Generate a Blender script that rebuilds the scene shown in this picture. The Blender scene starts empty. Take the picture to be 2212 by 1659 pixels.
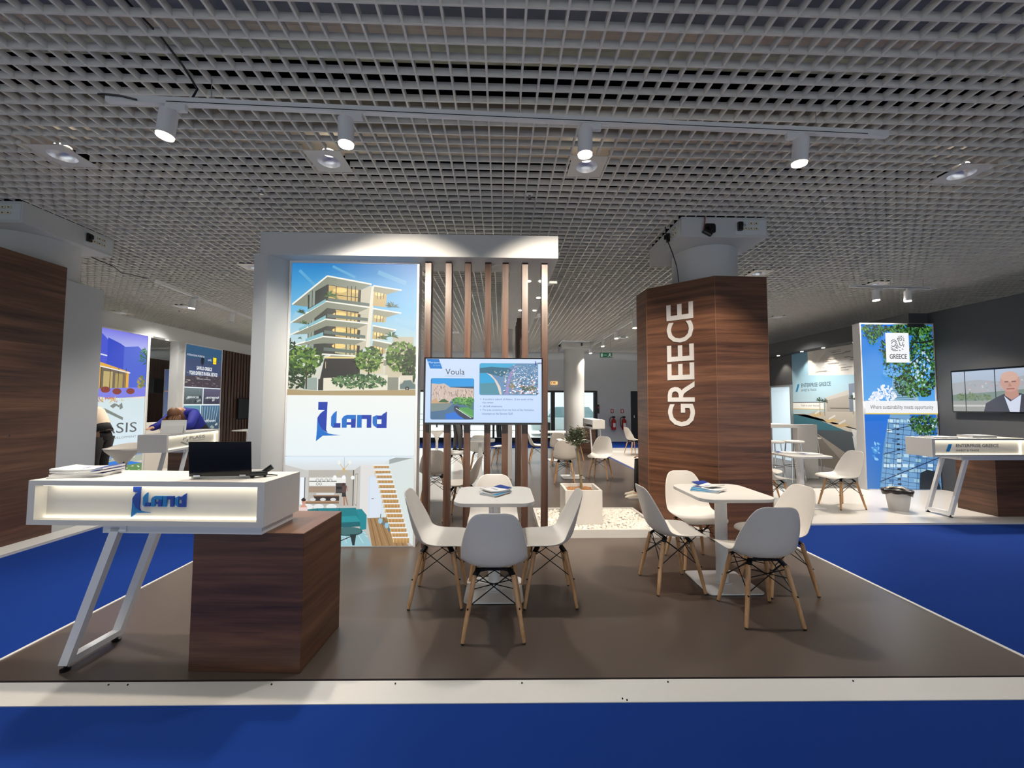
import bpy, bmesh, math, random
from math import sin, cos, pi, radians as R
from mathutils import Vector, Matrix
C = bpy.context.scene.collection
S = bpy.context.scene

# ------------------------------------------------------------------ camera, world, exposure
cam_d = bpy.data.cameras.new('camera'); cam = bpy.data.objects.new('camera', cam_d); C.objects.link(cam)
cam_d.sensor_fit = 'HORIZONTAL'; cam_d.sensor_width = 36.0; cam_d.lens = 865.4 / 2212 * 36.0
cam_d.clip_start = .05; cam_d.clip_end = 200
def cam_basis(pitch, yaw, roll):
    cp, sp, cy, sy, cr, sr = cos(pitch), sin(pitch), cos(yaw), sin(yaw), cos(roll), sin(roll)
    fwd = Vector((sy*cp, cy*cp, sp)); r0 = Vector((cy, -sy, 0)); u0 = r0.cross(fwd)
    return cr*r0 + sr*u0, -sr*r0 + cr*u0, fwd
_r, _u, _f = cam_basis(R(2.9), R(1.6), R(.2))
cam.matrix_world = Matrix(((_r.x, _u.x, -_f.x, 0), (_r.y, _u.y, -_f.y, 0), (_r.z, _u.z, -_f.z, 1.48), (0, 0, 0, 1)))
S.camera = cam
W = bpy.data.worlds.new('world'); S.world = W; W.use_nodes = True
W.node_tree.nodes['Background'].inputs[0].default_value = (.86, .94, 1.0, 1)
W.node_tree.nodes['Background'].inputs[1].default_value = 1.3
_sd = bpy.data.lights.new('sun','SUN'); _sd.energy = 7.0; _sd.angle = R(3); _sd.color = (1,.98,.94); _so = bpy.data.objects.new('sun', _sd); C.objects.link(_so); _so.rotation_euler = (R(-42), 0, R(12))
S.view_settings.view_transform = 'Standard'; S.view_settings.look = 'None'
S.view_settings.exposure = 0.0; S.view_settings.gamma = 1.0; S.view_settings.use_curve_mapping = False
WARM = (1.0, .86, .70); NEUT = (1.0, .95, .88)
CEIL = 3.60

# ------------------------------------------------------------------ helpers
def lin(c):
    return tuple(((v/255)/12.92 if v/255 <= .04045 else ((v/255+.055)/1.055)**2.4) for v in c)
def tag(o, label=None, cat=None, group=None, kind=None):
    if label: o['label'] = label
    if cat: o['category'] = cat
    if group: o['group'] = group
    if kind: o['kind'] = kind
    return o
def thing(name, label, cat, loc=(0, 0, 0), rz=0, group=None):
    o = bpy.data.objects.new(name, None); C.objects.link(o); o.empty_display_size = .1
    o.location = loc; o.rotation_euler = (0, 0, rz)
    return tag(o, label, cat, group)
def copy_tree(o, parent=None):
    c = o.copy(); C.objects.link(c)
    if parent: c.parent = parent
    for ch in list(o.children): copy_tree(ch, c)
    return c

class MB:
    def __init__(s): s.v = []; s.f = []; s.m = []; s.c = []; s.cm = 0; s.xf = None
    def add(s, vs, fs, mi=None):
        n = len(s.v)
        if s.xf: vs = [s.xf @ Vector(p) for p in vs]
        s.v += [tuple(p) for p in vs]; s.f += [tuple(n+i for i in f) for f in fs]
        s.m += [s.cm if mi is None else mi]*len(fs); return s
    def box(s, x0, x1, y0, y1, z0, z1, mi=None):
        return s.add([(x0,y0,z0),(x1,y0,z0),(x1,y1,z0),(x0,y1,z0),(x0,y0,z1),(x1,y0,z1),(x1,y1,z1),(x0,y1,z1)],
            [(0,3,2,1),(4,5,6,7),(0,1,5,4),(1,2,6,5),(2,3,7,6),(3,0,4,7)], mi)
    def prism(s, poly, z0, z1, mi=None):
        n = len(poly); vs = [(x,y,z0) for x,y in poly]+[(x,y,z1) for x,y in poly]
        return s.add(vs, [tuple(range(n-1,-1,-1)), tuple(range(n,2*n))]+[(i,(i+1)%n,n+(i+1)%n,n+i) for i in range(n)], mi)
    def rings(s, rings, closed=True, caps=True, mi=None):
        n = len(rings[0]); vs = [p for r in rings for p in r]; fs = []
        for k in range(len(rings)-1):
            for i in range(n if closed else n-1):
                j = (i+1) % n; fs.append((k*n+i, k*n+j, (k+1)*n+j, (k+1)*n+i))
        if caps: fs += [tuple(range(n-1,-1,-1)), tuple((len(rings)-1)*n+i for i in range(n))]
        return s.add(vs, fs, mi)
    def cone(s, p0, p1, r0, r1, n=16, caps=True, mi=None):
        p0 = Vector(p0); p1 = Vector(p1); d = (p1-p0).normalized()
        a = d.cross(Vector((0,0,1)) if abs(d.z) < .95 else Vector((1,0,0))).normalized(); b = d.cross(a)
        return s.rings([[p+ (a*cos(2*pi*i/n)+b*sin(2*pi*i/n))*r for i in range(n)] for p, r in ((p0,r0),(p1,r1))], caps=caps, mi=mi)
    def lathe(s, prof, cx=0, cy=0, n=24, caps=True, mi=None):
        return s.rings([[(cx+r*cos(2*pi*i/n), cy+r*sin(2*pi*i/n), z) for i in range(n)] for r, z in prof], caps=caps, mi=mi)
    def bar(s, p0, p1, w, h, up=(0,0,1), mi=None):
        p0 = Vector(p0); p1 = Vector(p1); d = (p1-p0).normalized(); a = d.cross(Vector(up)).normalized()*w/2; b = a.cross(d).normalized()*h/2
        return s.rings([[p+a+b, p-a+b, p-a-b, p+a-b] for p in (p0,p1)], mi=mi)
    def tube(s, pts, r, n=8, mi=None):
        pts = [Vector(p) for p in pts]; rs = []
        prev = None
        for i, p in enumerate(pts):
            d = (pts[min(i+1,len(pts)-1)]-pts[max(i-1,0)]).normalized()
            a = prev - d*prev.dot(d) if prev else d.cross(Vector((0,0,1)) if abs(d.z) < .9 else Vector((1,0,0)))
            a.normalize(); prev = a; b = d.cross(a); rr = r[i] if isinstance(r,(list,tuple)) else r
            rs.append([p+(a*cos(2*pi*k/n)+b*sin(2*pi*k/n))*rr for k in range(n)])
        return s.rings(rs, mi=mi)
    def ball(s, c, rx, ry=None, rz=None, n=12, mi=None):
        ry = ry or rx; rz = rz or rx; k = n//2
        return s.rings([[(c[0]+rx*max(sin(pi*j/k),.02)*cos(2*pi*i/n), c[1]+ry*max(sin(pi*j/k),.02)*sin(2*pi*i/n), c[2]-rz*cos(pi*j/k)) for i in range(n)] for j in range(k+1)], mi=mi)
    def build(s, name, mats, parent=None, smooth=False, bevel=0, seg=2, loc=None, rz=0):
        me = bpy.data.meshes.new(name); me.from_pydata(s.v, [], s.f)
        for m in (mats if isinstance(mats,(list,tuple)) else [mats]): me.materials.append(m)
        me.polygons.foreach_set('material_index', s.m)
        if smooth: me.polygons.foreach_set('use_smooth', [True]*len(s.f))
        me.update()
        bm = bmesh.new(); bm.from_mesh(me); bmesh.ops.recalc_face_normals(bm, faces=bm.faces); bm.to_mesh(me); bm.free()
        o = bpy.data.objects.new(name, me); C.objects.link(o)
        if smooth and smooth != 'all':
            try: me.set_sharp_from_angle(angle=R(40))
            except Exception: pass
        if parent: o.parent = parent
        if loc: o.location = loc
        if rz: o.rotation_euler = (0,0,rz)
        if bevel:
            b = o.modifiers.new('bevel','BEVEL'); b.width = bevel; b.segments = seg; b.limit_method = 'ANGLE'; b.angle_limit = R(40)
        return o
def struct(name, mb, m, **k):
    return tag(mb.build(name, m, **k), kind='structure')
def rrect(w, d, r, n=6, cx=0, cy=0):
    out = []
    for sx, sy, a0 in ((1,1,0),(-1,1,90),(-1,-1,180),(1,-1,270)):
        for k in range(n+1):
            a = R(a0+90*k/n); out.append((cx+sx*(w/2-r)+r*cos(a), cy+sy*(d/2-r)+r*sin(a)))
    return out

# ------------------------------------------------------------------ materials
def mat(name, rgb, rough=.5, metal=0, spec=.5, coat=0, emis=None, es=0, trans=0, alpha=1, noise=0, nscale=40, bump=0, raw=False):
    m = bpy.data.materials.new(name); m.use_nodes = True; nt = m.node_tree; b = nt.nodes['Principled BSDF']
    c = rgb if raw else lin(rgb)
    b.inputs['Base Color'].default_value = (*c, 1); b.inputs['Roughness'].default_value = rough; b.inputs['Metallic'].default_value = metal
    b.inputs['Specular IOR Level'].default_value = spec; b.inputs['Coat Weight'].default_value = coat
    b.inputs['Transmission Weight'].default_value = trans; b.inputs['Alpha'].default_value = alpha
    if emis: b.inputs['Emission Color'].default_value = (*emis, 1); b.inputs['Emission Strength'].default_value = es
    tc = nt.nodes.new('ShaderNodeTexCoord'); nz = nt.nodes.new('ShaderNodeTexNoise'); nz.inputs['Scale'].default_value = nscale; nz.inputs['Detail'].default_value = 4
    nt.links.new(tc.outputs['Object'], nz.inputs['Vector'])
    mx = nt.nodes.new('ShaderNodeMix'); mx.data_type = 'RGBA'
    k = noise or .02
    mx.inputs[6].default_value = (*[v*(1-k) for v in c], 1); mx.inputs[7].default_value = (*[min(1, v*(1+k)) for v in c], 1)
    nt.links.new(nz.outputs['Fac'], mx.inputs[0]); nt.links.new(mx.outputs[2], b.inputs['Base Color'])
    if bump:
        bp = nt.nodes.new('ShaderNodeBump'); bp.inputs['Strength'].default_value = bump; bp.inputs['Distance'].default_value = .004
        nt.links.new(nz.outputs['Fac'], bp.inputs['Height']); nt.links.new(bp.outputs['Normal'], b.inputs['Normal'])
    return m
def wood(name, c_dark, c_mid, c_light, vertical=False, rough=.38, fine=26., coarse=1.1, coat=.15):
    m = bpy.data.materials.new(name); m.use_nodes = True; nt = m.node_tree; b = nt.nodes['Principled BSDF']
    tc = nt.nodes.new('ShaderNodeTexCoord'); mp = nt.nodes.new('ShaderNodeMapping')
    mp.inputs['Scale'].default_value = (fine, fine, coarse) if vertical else (coarse, coarse, fine)
    nt.links.new(tc.outputs['Object'], mp.inputs['Vector'])
    n1 = nt.nodes.new('ShaderNodeTexNoise'); n1.inputs['Scale'].default_value = .55; n1.inputs['Detail'].default_value = 9; n1.inputs['Roughness'].default_value = .62; n1.inputs['Distortion'].default_value = .5
    n2 = nt.nodes.new('ShaderNodeTexNoise'); n2.inputs['Scale'].default_value = 3.2; n2.inputs['Detail'].default_value = 6; n2.inputs['Roughness'].default_value = .7
    nt.links.new(mp.outputs[0], n1.inputs['Vector']); nt.links.new(mp.outputs[0], n2.inputs['Vector'])
    ad = nt.nodes.new('ShaderNodeMath'); ad.operation = 'MULTIPLY_ADD'; ad.inputs[1].default_value = .35
    nt.links.new(n2.outputs['Fac'], ad.inputs[0]); nt.links.new(n1.outputs['Fac'], ad.inputs[2])
    cr = nt.nodes.new('ShaderNodeValToRGB'); e = cr.color_ramp.elements
    e[0].position = .48; e[0].color = (*lin(c_dark), 1); e[1].position = .88; e[1].color = (*lin(c_light), 1)
    x = cr.color_ramp.elements.new(.66); x.color = (*lin(c_mid), 1)
    nt.links.new(ad.outputs[0], cr.inputs[0]); nt.links.new(cr.outputs[0], b.inputs['Base Color'])
    b.inputs['Roughness'].default_value = rough; b.inputs['Coat Weight'].default_value = coat; b.inputs['Coat Roughness'].default_value = .25
    bp = nt.nodes.new('ShaderNodeBump'); bp.inputs['Strength'].default_value = .08; bp.inputs['Distance'].default_value = .002
    nt.links.new(ad.outputs[0], bp.inputs['Height']); nt.links.new(bp.outputs['Normal'], b.inputs['Normal'])
    return m
def attr_mat(name, emit=None, rough=.5):
    m = bpy.data.materials.new(name); m.use_nodes = True; nt = m.node_tree; b = nt.nodes['Principled BSDF']
    a = nt.nodes.new('ShaderNodeVertexColor'); a.layer_name = 'col'
    b.inputs['Roughness'].default_value = rough
    if emit is None: nt.links.new(a.outputs[0], b.inputs['Base Color'])
    else:
        b.inputs['Base Color'].default_value = (.02,.02,.02,1)
        nt.links.new(a.outputs[0], b.inputs['Emission Color']); b.inputs['Emission Strength'].default_value = emit
    return m
def lamp_mat(name, c, s): return mat(name, (20,20,20), .4, emis=c, es=s)

M_WHITE = mat('white_laminate', (214,211,206), .42, spec=.4)
M_PAINT = mat('white_paint', (196,198,198), .6)
M_PLAS = mat('white_plastic', (222,217,210), .34, spec=.45)
M_WALNUT = wood('walnut_across', (58,36,26), (92,60,43), (122,84,60))
M_WALV = wood('walnut_upright', (50,32,24), (78,54,42), (104,78,62), vertical=True)
M_WALTOP = wood('walnut_board', (84,54,38), (122,84,60), (150,108,80), fine=14)
M_BEECH = wood('beech', (168,122,78), (196,150,104), (214,172,128), vertical=True, fine=40, coarse=3, rough=.42)
M_METALW = mat('white_metal', (226,226,226), .35, spec=.5)
M_BLACKM = mat('black_metal', (18,18,20), .4, metal=.6)
M_BLACKP = mat('black_plastic', (16,17,19), .3)
M_GLOSSB = mat('gloss_black', (10,12,16), .16, spec=.6)
M_CHROME = mat('chrome', (200,200,205), .12, metal=1)
M_CARPET = mat('blue_carpet', (21,54,130), .95, spec=.1, noise=.35, nscale=900, bump=.5)
M_BROWNF = mat('brown_floor', (90,79,72), .27, spec=.5, noise=.05, nscale=300)
M_WFLOOR = mat('gloss_white_floor', (222,218,212), .16, spec=.5)
M_GREYF = mat('grey_floor', (98,96,94), .4)
M_GRID = mat('grid_grey', (222,219,211), .5)
M_VOID = mat('void_dark', (14,13,12), .95, spec=.05)
M_DUCTG = mat('duct_grey', (132,138,150), .45, noise=.25, nscale=6)
M_DUCTB = mat('duct_beige', (250,226,202), .45, noise=.2, nscale=9)
M_DUCTF = mat('duct_foil', (206,210,184), .35, metal=.15, noise=.25, nscale=6)
M_FARW = mat('far_wall_white', (206,210,212), .6)
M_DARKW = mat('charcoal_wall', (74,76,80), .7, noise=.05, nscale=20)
M_REFL = mat('reflector', (238,238,242), .3, metal=1, noise=.15, nscale=60)
def pane_glass():
    m = bpy.data.materials.new('pane_glass'); m.use_nodes = True; nt = m.node_tree; nt.nodes.clear()
    o = nt.nodes.new('ShaderNodeOutputMaterial'); t = nt.nodes.new('ShaderNodeBsdfTransparent'); g_ = nt.nodes.new('ShaderNodeBsdfGlossy'); f = nt.nodes.new('ShaderNodeFresnel'); x = nt.nodes.new('ShaderNodeMixShader')
    t.inputs[0].default_value = (.93,.97,.96,1); g_.inputs['Roughness'].default_value = .02; f.inputs[0].default_value = 1.45
    nt.links.new(f.outputs[0], x.inputs[0]); nt.links.new(t.outputs[0], x.inputs[1]); nt.links.new(g_.outputs[0], x.inputs[2]); nt.links.new(x.outputs[0], o.inputs[0]); return m
M_GLASS = pane_glass()
M_DARKFR = mat('dark_frame', (34,38,44), .4)
M_PEB = mat('white_pebble', (232,226,216), .6, noise=.06, nscale=8)
M_CHIP = mat('bark_chip', (150,108,72), .85, noise=.35, nscale=30)
M_LEAF = mat('olive_leaf', (74,82,60), .5, noise=.3, nscale=9)
M_BARK = mat('olive_bark', (128,112,84), .85, noise=.2, nscale=40)
M_RED = mat('red_enamel', (176,22,22), .3, spec=.6)
M_LED = lamp_mat('led_strip_light', (1.0,.90,.68), 5.5)
M_SPOT = lamp_mat('lamp_lens_light', (1.0,.84,.62), 14.0)
M_SMALL = lamp_mat('small_spot_light', (1.0,.93,.82), 8.0)
M_DL = lamp_mat('downlight_bulb', (1.0,.95,.86), 6.0)
M_BLUEL = mat('logo_blue', (16,58,150), .4)
M_BLUEM = mat('logo_teal', (10,110,180), .4)
M_GREYL = mat('letter_grey', (206,204,202), .45)
M_DGREY = mat('dark_letter', (70,72,76), .5)
M_PAPER = mat('white_paper', (238,236,232), .5)
M_PBLUE = mat('blue_print', (26,58,140), .45)
M_PTEAL = mat('teal_print', (30,130,180), .45)
P_LIT = attr_mat('backlit_print', 1.0); P_SCR = attr_mat('screen_picture', 1.0, .2); P_MAT = attr_mat('matt_print', None, .6)

# ------------------------------------------------------------------ text and pictures
_tc = {}
def text_geo(s, bold=0.0):
    k = (s, bold)
    if k not in _tc:
        cu = bpy.data.curves.new('t','FONT'); cu.body = s; cu.size = 1; cu.resolution_u = 3; cu.offset = bold
        ob = bpy.data.objects.new('t', cu); C.objects.link(ob)
        dg = bpy.context.evaluated_depsgraph_get(); dg.update()
        me = bpy.data.meshes.new_from_object(ob.evaluated_get(dg))
        vs = [(v.co.x, v.co.y) for v in me.vertices]; fs = [tuple(p.vertices) for p in me.polygons]
        bpy.data.objects.remove(ob); bpy.data.curves.remove(cu); bpy.data.meshes.remove(me)
        xs = [v[0] for v in vs]; ys = [v[1] for v in vs]
        x0, x1, y0, y1 = min(xs), max(xs), min(ys), max(ys)
        _tc[k] = ([(x-x0, y-y0) for x, y in vs], fs, x1-x0, y1-y0)
    return _tc[k]
class Pic:
    """A flat printed or shown picture: local X right, Z up, facing -Y. Shapes are given in any picture units (x right, y down)."""
    def __init__(s, x0, y0, x1, y1, w, h):
        s.x0, s.y0, s.sx, s.sy, s.w, s.h = x0, y0, w/(x1-x0), h/(y1-y0), w, h
        s.v = []; s.f = []; s.c = []; s.k = 0; s.clip = (x0, y0, x1, y1)
    def P(s, x, y):
        x = min(max(x, s.clip[0]), s.clip[2]); y = min(max(y, s.clip[1]), s.clip[3])
        return ((x-s.x0)*s.sx, -s.k*.00001, s.h-(y-s.y0)*s.sy)
    def poly(s, pts, col, cols=None):
        s.k += 1; n = len(s.v); s.v += [s.P(x,y) for x,y in pts]; s.f.append(tuple(range(n, n+len(pts))))
        s.c.append([(*lin(c),1) for c in (cols or [col]*len(pts))]); return s
    def rect(s, x0, y0, x1, y1, col, col2=None):
        return s.poly([(x0,y0),(x1,y0),(x1,y1),(x0,y1)], col, [col,col,col2,col2] if col2 else None)
    def line(s, x0, y0, x1, y1, t, col):
        d = math.hypot(x1-x0, y1-y0) or 1; nx, ny = -(y1-y0)/d*t/2, (x1-x0)/d*t/2
        return s.poly([(x0+nx,y0+ny),(x1+nx,y1+ny),(x1-nx,y1-ny),(x0-nx,y0-ny)], col)
    def path(s, pts, t, col):
        for a, b in zip(pts, pts[1:]): s.line(*a, *b, t, col)
    def disc(s, x, y, rx, col, ry=None, n=16):
        return s.poly([(x+rx*cos(2*pi*i/n), y+(ry or rx)*sin(2*pi*i/n)) for i in range(n)], col)
    def rrect(s, x0, y0, x1, y1, r, col):
        return s.poly([((x0+x1)/2+px, (y0+y1)/2+py) for px, py in rrect(x1-x0, y1-y0, r, 4)], col)
    def leaves(s, x, y, rx, ry, n, size, cols, seed=1, asp=.5):
        rd = random.Random(seed)
        for i in range(n):
            a = rd.random()*2*pi; q = math.sqrt(rd.random()); px = x+cos(a)*q*rx; py = y+sin(a)*q*ry; t = rd.random()*pi; z = size*(.6+.8*rd.random())
            s.poly([(px+cos(t)*z, py+sin(t)*z), (px-sin(t)*z*asp, py+cos(t)*z*asp), (px-cos(t)*z, py-sin(t)*z), (px+sin(t)*z*asp, py-cos(t)*z*asp)], rd.choice(cols))
    def text(s, t, x0, y0, x1, y1, col, bold=0.0):
        g, fs, w, h = text_geo(t, bold); s.k += 1; n = len(s.v)
        s.v += [s.P(x0+(x/w)*(x1-x0), y1-(y/h)*(y1-y0)) for x, y in g]
        s.f += [tuple(n+i for i in f) for f in fs]; s.c += [[(*lin(col),1)]*len(f) for f in fs]
    def build(s, name, m, parent, loc=(0,0,0), rz=0):
        me = bpy.data.meshes.new(name); me.from_pydata(s.v, [], s.f); me.materials.append(m)
        ca = me.color_attributes.new('col', 'FLOAT_COLOR', 'CORNER')
        i = 0
        for p, cs in zip(me.polygons, s.c):
            for q, li in enumerate(p.loop_indices): ca.data[li].color = cs[q]
        me.update(); o = bpy.data.objects.new(name, me); C.objects.link(o); o.parent = parent; o.location = loc; o.rotation_euler = (0,0,rz); return o
# the house logo in its own units (x right, y down): a tall notched i and the rounded word beside it
def logo_shapes():
    A, B, D = 'a', 'b', 'd'
    arc = [(612,365),(590,378),(570,395),(554,416),(540,440)]
    out = [(A, [(545,288),(632,288),(630,340),(628,368),(545,365)]),
           (A, arc+[(548,480),(566,520),(592,556),(640,585),(625,555),(630,340),(628,365)]),
           (B, [(540,440),(548,480),(566,520),(592,556),(640,588),(690,600),(762,608),(595,612),(532,665),(538,560)]),
           (B, [(668,430),(690,396),(720,372),(718,492),(695,535),(685,535),(668,515)]), (A, [(718,492),(757,492),(757,535),(690,535),(700,492)]),
           (B, [(770,535),(768,450),(785,425),(815,412),(815,535)]), (B, [(815,412),(900,412),(900,452),(815,452)]), (A, [(855,452),(900,452),(898,535),(855,535)]), (A, [(815,482),(855,482),(855,508),(815,508)]),
           (B, [(910,412),(955,412),(955,535),(910,535)]), (A, [(955,412),(1045,412),(1045,452),(955,452)]), (A, [(1002,452),(1045,452),(1045,535),(1002,535)]),
           (B, [(1057,430),(1098,412),(1098,537),(1066,515),(1056,490)]), (A, [(1098,418),(1140,418),(1140,455),(1098,455)]), (A, [(1098,498),(1140,498),(1140,537),(1098,537)]), (A, [(1140,418),(1150,405),(1190,378),(1188,537),(1140,537)])]
    return out
def pic_logo(p, x, y, k, ca=(12,58,170), cb=(6,110,200)):
    for t, poly in logo_shapes(): p.poly([(x+(a-532)*k, y+(b-288)*k) for a, b in poly], ca if t == 'a' else cb)

# ------------------------------------------------------------------ the building
carp = MB().box(-17, 13, -4, 17.0, -.10, -.02); struct('floor', carp, M_CARPET)
brown = MB().prism([(-2.86,2.29),(3.085,2.20),(3.06,4.4),(3.02,13.6),(-.30,13.6),(-.30,6.2),(-2.85,6.2)], -.02, 0)
struct('floor_brown_stand', brown, M_BROWNF)
tr = MB()
tr.add([(-2.88,2.27,.003),(3.105,2.18,.003),(3.11,2.045,-.016),(-2.88,2.13,-.016),(-2.88,2.27,-.02),(3.105,2.18,-.02),(3.11,2.045,-.02),(-2.88,2.13,-.02)],
       [(0,1,2,3),(0,4,5,1),(2,6,7,3),(1,5,6,2),(0,3,7,4),(4,7,6,5)])
tr.box(-2.88,-2.86,2.29,6.2,-.02,.004); tr.box(3.085,3.11,2.2,4.98,-.02,.004)
struct('trim_1', tr, M_WHITE)
seams = MB()
for x, y in ((-2.05,2.26),(-1.95,2.258),(-1.2,2.245),(-.55,2.235),(.12,2.225),(.9,2.215),(1.9,2.20),(.62,2.10),(.64,2.09)): seams.lathe([(.004,.0),(.004,.0052)], x, y-.022, 8)
struct('trim_1_screws', seams, M_BLACKM)
struct('floor_white_right', MB().box(3.11, 12.9, 4.99, 13.7, -.02, .002), M_WFLOOR)
struct('floor_grey_right', MB().box(5.0, 7.9, 7.08, 13.0, .002, .006), M_GREYF)
struct('floor_white_middle', MB().prism([(-7.6,6.22),(-.32,6.22),(-.32,13.6),(-7.6,13.6)], -.02, .001), M_WFLOOR)
struct('floor_white_left', MB().box(-16, -4.82, -1.5, 13.6, -.03, .0), M_WFLOOR)
gx0, gy0, gs = .0128, 2.0363, .11436
DLS = [(-3.778,3.45,'downlight at the upper left edge of the ceiling'),(-1.515,3.45,'downlight just right of the second front track spotlight'),(.755,3.45,'downlight just below the third front track spotlight'),(4.208,3.45,'downlight at the upper right of the ceiling'),
 (-8.957,9.6,'downlight above the left rear blue house panel'),(-7.0,8.94,'downlight beside the near left rear track spotlight'),(4.144,6.23,'downlight at the right edge of the totem top'),(6.545,6.37+.35,'downlight above the short right track'),(9.0,6.41,'downlight near the right edge over the charcoal wall'),(6.66,9.37,'downlight right of the totem over the bar counter'),(-3.88,6.25,'downlight left of the portal post'),
 (-1.4,6.4,'downlight seen behind the first slats'),(1.0,9.4,'downlight between the portal and the rear column'),(-1.4,11.8,'downlight far back seen between the slats'),(3.9,12.6,'downlight far back right of the rear column'),(-4.0,11.5,'downlight far back left hidden by the big display'),
 (-1.5,.9,'unseen fill downlight added over the blue aisle left of the viewer'),(.8,.9,'unseen fill downlight added over the blue aisle right of the viewer'),(4.2,.9,'unseen fill downlight added over the blue aisle far right'),(-3.8,.9,'unseen fill downlight added over the blue aisle far left')]  # aisle row: fixtures out of view, added as general fill light
CUTS = [(x,y,.157) for x,y,_ in DLS]+[(2.515,4.85,.49),(-5.535,4.76,.495),(2.53,13.77,.49)]
def pieces(a, b, cuts):
    out = []; cur = a
    for c0, c1 in sorted(cuts):
        if c0 > cur: out.append((cur, c0))
        cur = max(cur, c1)
    if cur < b: out.append((cur, b))
    return out
g = MB()
NX0, NX1, NY0, NY1 = -124, 100, -16, 124
for r in range(NY0, NY1+1):
    y = gy0+r*gs
    for a_, b_ in pieces(gx0+NX0*gs, gx0+NX1*gs, [(cx-h_, cx+h_) for cx,cy,h_ in CUTS if abs(cy-y) < h_]): g.box(a_, b_, y-.0066, y+.0066, CEIL, CEIL+.045)
for c in range(NX0, NX1+1):
    x = gx0+c*gs
    for a_, b_ in pieces(gy0+NY0*gs, gy0+NY1*gs, [(cy-h_, cy+h_) for cx,cy,h_ in CUTS if abs(cx-x) < h_]): g.box(x-.0068, x+.0068, a_, b_, CEIL+.0008, CEIL+.0445)
struct('ceiling', g, M_GRID)
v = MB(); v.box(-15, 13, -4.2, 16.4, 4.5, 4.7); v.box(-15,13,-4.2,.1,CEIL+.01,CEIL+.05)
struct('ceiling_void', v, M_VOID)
for nm, y0, y1, z0, m, lab in (('a',1.2,2.44,3.92,M_DUCTG,'wide slate grey air duct nearest above the ceiling grid'),('b',2.455,2.60,3.90,M_DUCTB,'narrow beige wrapped pipe above the grid, second from front'),
        ('c',2.62,2.80,3.93,M_DUCTF,'greenish foil air pipe above the grid behind the beige one'),('d',3.42,3.80,3.86,M_DUCTB,'beige foil duct above the grid beyond the long light track')):
    tag(MB().box(-13,11,y0,y1,z0,z0+.3).build('air_duct', m, bevel=.03), lab, 'air duct')
FW = 16.2
fw = MB()
fw.box(-16, 13, FW, FW+.2, 3.27, CEIL+.3); fw.box(-16,13,FW+.015,FW+.2,2.03,3.27)
fw.box(3.92, 5.3, FW+.015, FW+.2, -.02, 2.03); fw.box(6.3,13,FW+.015,FW+.2,-.02,2.03); fw.box(-16,-4.3,FW+.015,FW+.2,-.02,2.03)
struct('wall_back', fw, M_FARW)
struct('wall_front_light_block', MB().box(-15,13,-4.2,-4.0,2.3,CEIL+.9), M_FARW)  # unseen lintel added to keep light from behind off the ceiling vanes
struct('wall_left', MB().box(-15, -14.8, -4, FW, -.02, CEIL+.2), M_FARW)
struct('wall_right', MB().box(12.8, 13, -4, FW, -.02, CEIL+.2), M_DARKW)
struct('door_1', MB().box(5.3, 6.3, FW-.01, FW+.1, -.02, 2.03), M_DARKFR)
tag(MB().lathe([(.02,-.05),(.02,.05)]).build('door_handle', M_CHROME, loc=(5.42,FW-.04,1.0)), kind='structure')
wn = MB(); k = 0
for x in (-4.3,-3.0,-1.6,-.3,1.0): wn.box(x-.03, x+.03, FW-.02, FW+.12, .0, 2.03)
wn.box(-4.3,3.92,FW-.02,FW+.12,1.97,2.04); wn.box(-4.3,3.92,FW-.02,FW+.12,-.02,.14); wn.box(2.03,2.19,FW-.04,FW+.14,0,2.0); wn.box(3.78,3.92,FW-.04,FW+.14,0,2.0); wn.box(2.9,2.96,FW-.02,FW+.1,0,2.0)
struct('window_1', wn, M_DARKFR)
struct('window_1_glass', MB().box(-4.3,3.9,FW+.04,FW+.05,.1,2.0), M_GLASS)
# outside the glazed front
struct('floor_pavement', MB().box(-14,14,FW+.3,FW+16,-.12,-.05), mat('pavement',(205,205,200),.8))
rail = thing('street_railing','white horizontal railing outside the glazed rear front','railing',(0,FW+2.2,0))
rb = MB()
for z in (.25,.5,.75,1.0): rb.box(-4.2,.9,-.02,.02,z,z+.05)
rb.build('rails', M_METALW, rail)
for x in (-4.2,-2.9,-1.6,-.3,.9): MB().box(x-.03,x+.03,-.03,.03,-.05,1.06).build('post', M_BLACKM, rail)
car = thing('parked_car','pale parked car outside the glazed rear doors','car',(3.6,FW+4.2,-.05))
MB().add([(x,y,z) for y in (-.85,.85) for x,z in ((-2.1,.25),(2.1,.25),(2.15,.75),(1.35,.9),(-1.4,.9),(-2.15,.75))], [(5,4,3,2,1,0),(6,7,8,9,10,11)]+[(i,(i+1)%6,6+(i+1)%6,6+i) for i in range(6)]).build('body', mat('car_paint',(200,214,216),.25,coat=.6), car, bevel=.08, smooth=True)
MB().add([(x,y,z) for y in (-.75,.75) for x,z in ((-1.35,.88),(1.2,.88),(.75,1.42),(-.9,1.42))], [(3,2,1,0),(4,5,6,7)]+[(i,(i+1)%4,4+(i+1)%4,4+i) for i in range(4)]).build('cabin', mat('car_glass',(120,150,155),.1), car, bevel=.05)
for x in (-1.3,1.3):
    for y in (-.8,.8): MB().cone((x,y-.1,.33),(x,y+.1,.33),.33,.33,20).build('wheel', M_BLACKP, car)

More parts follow.
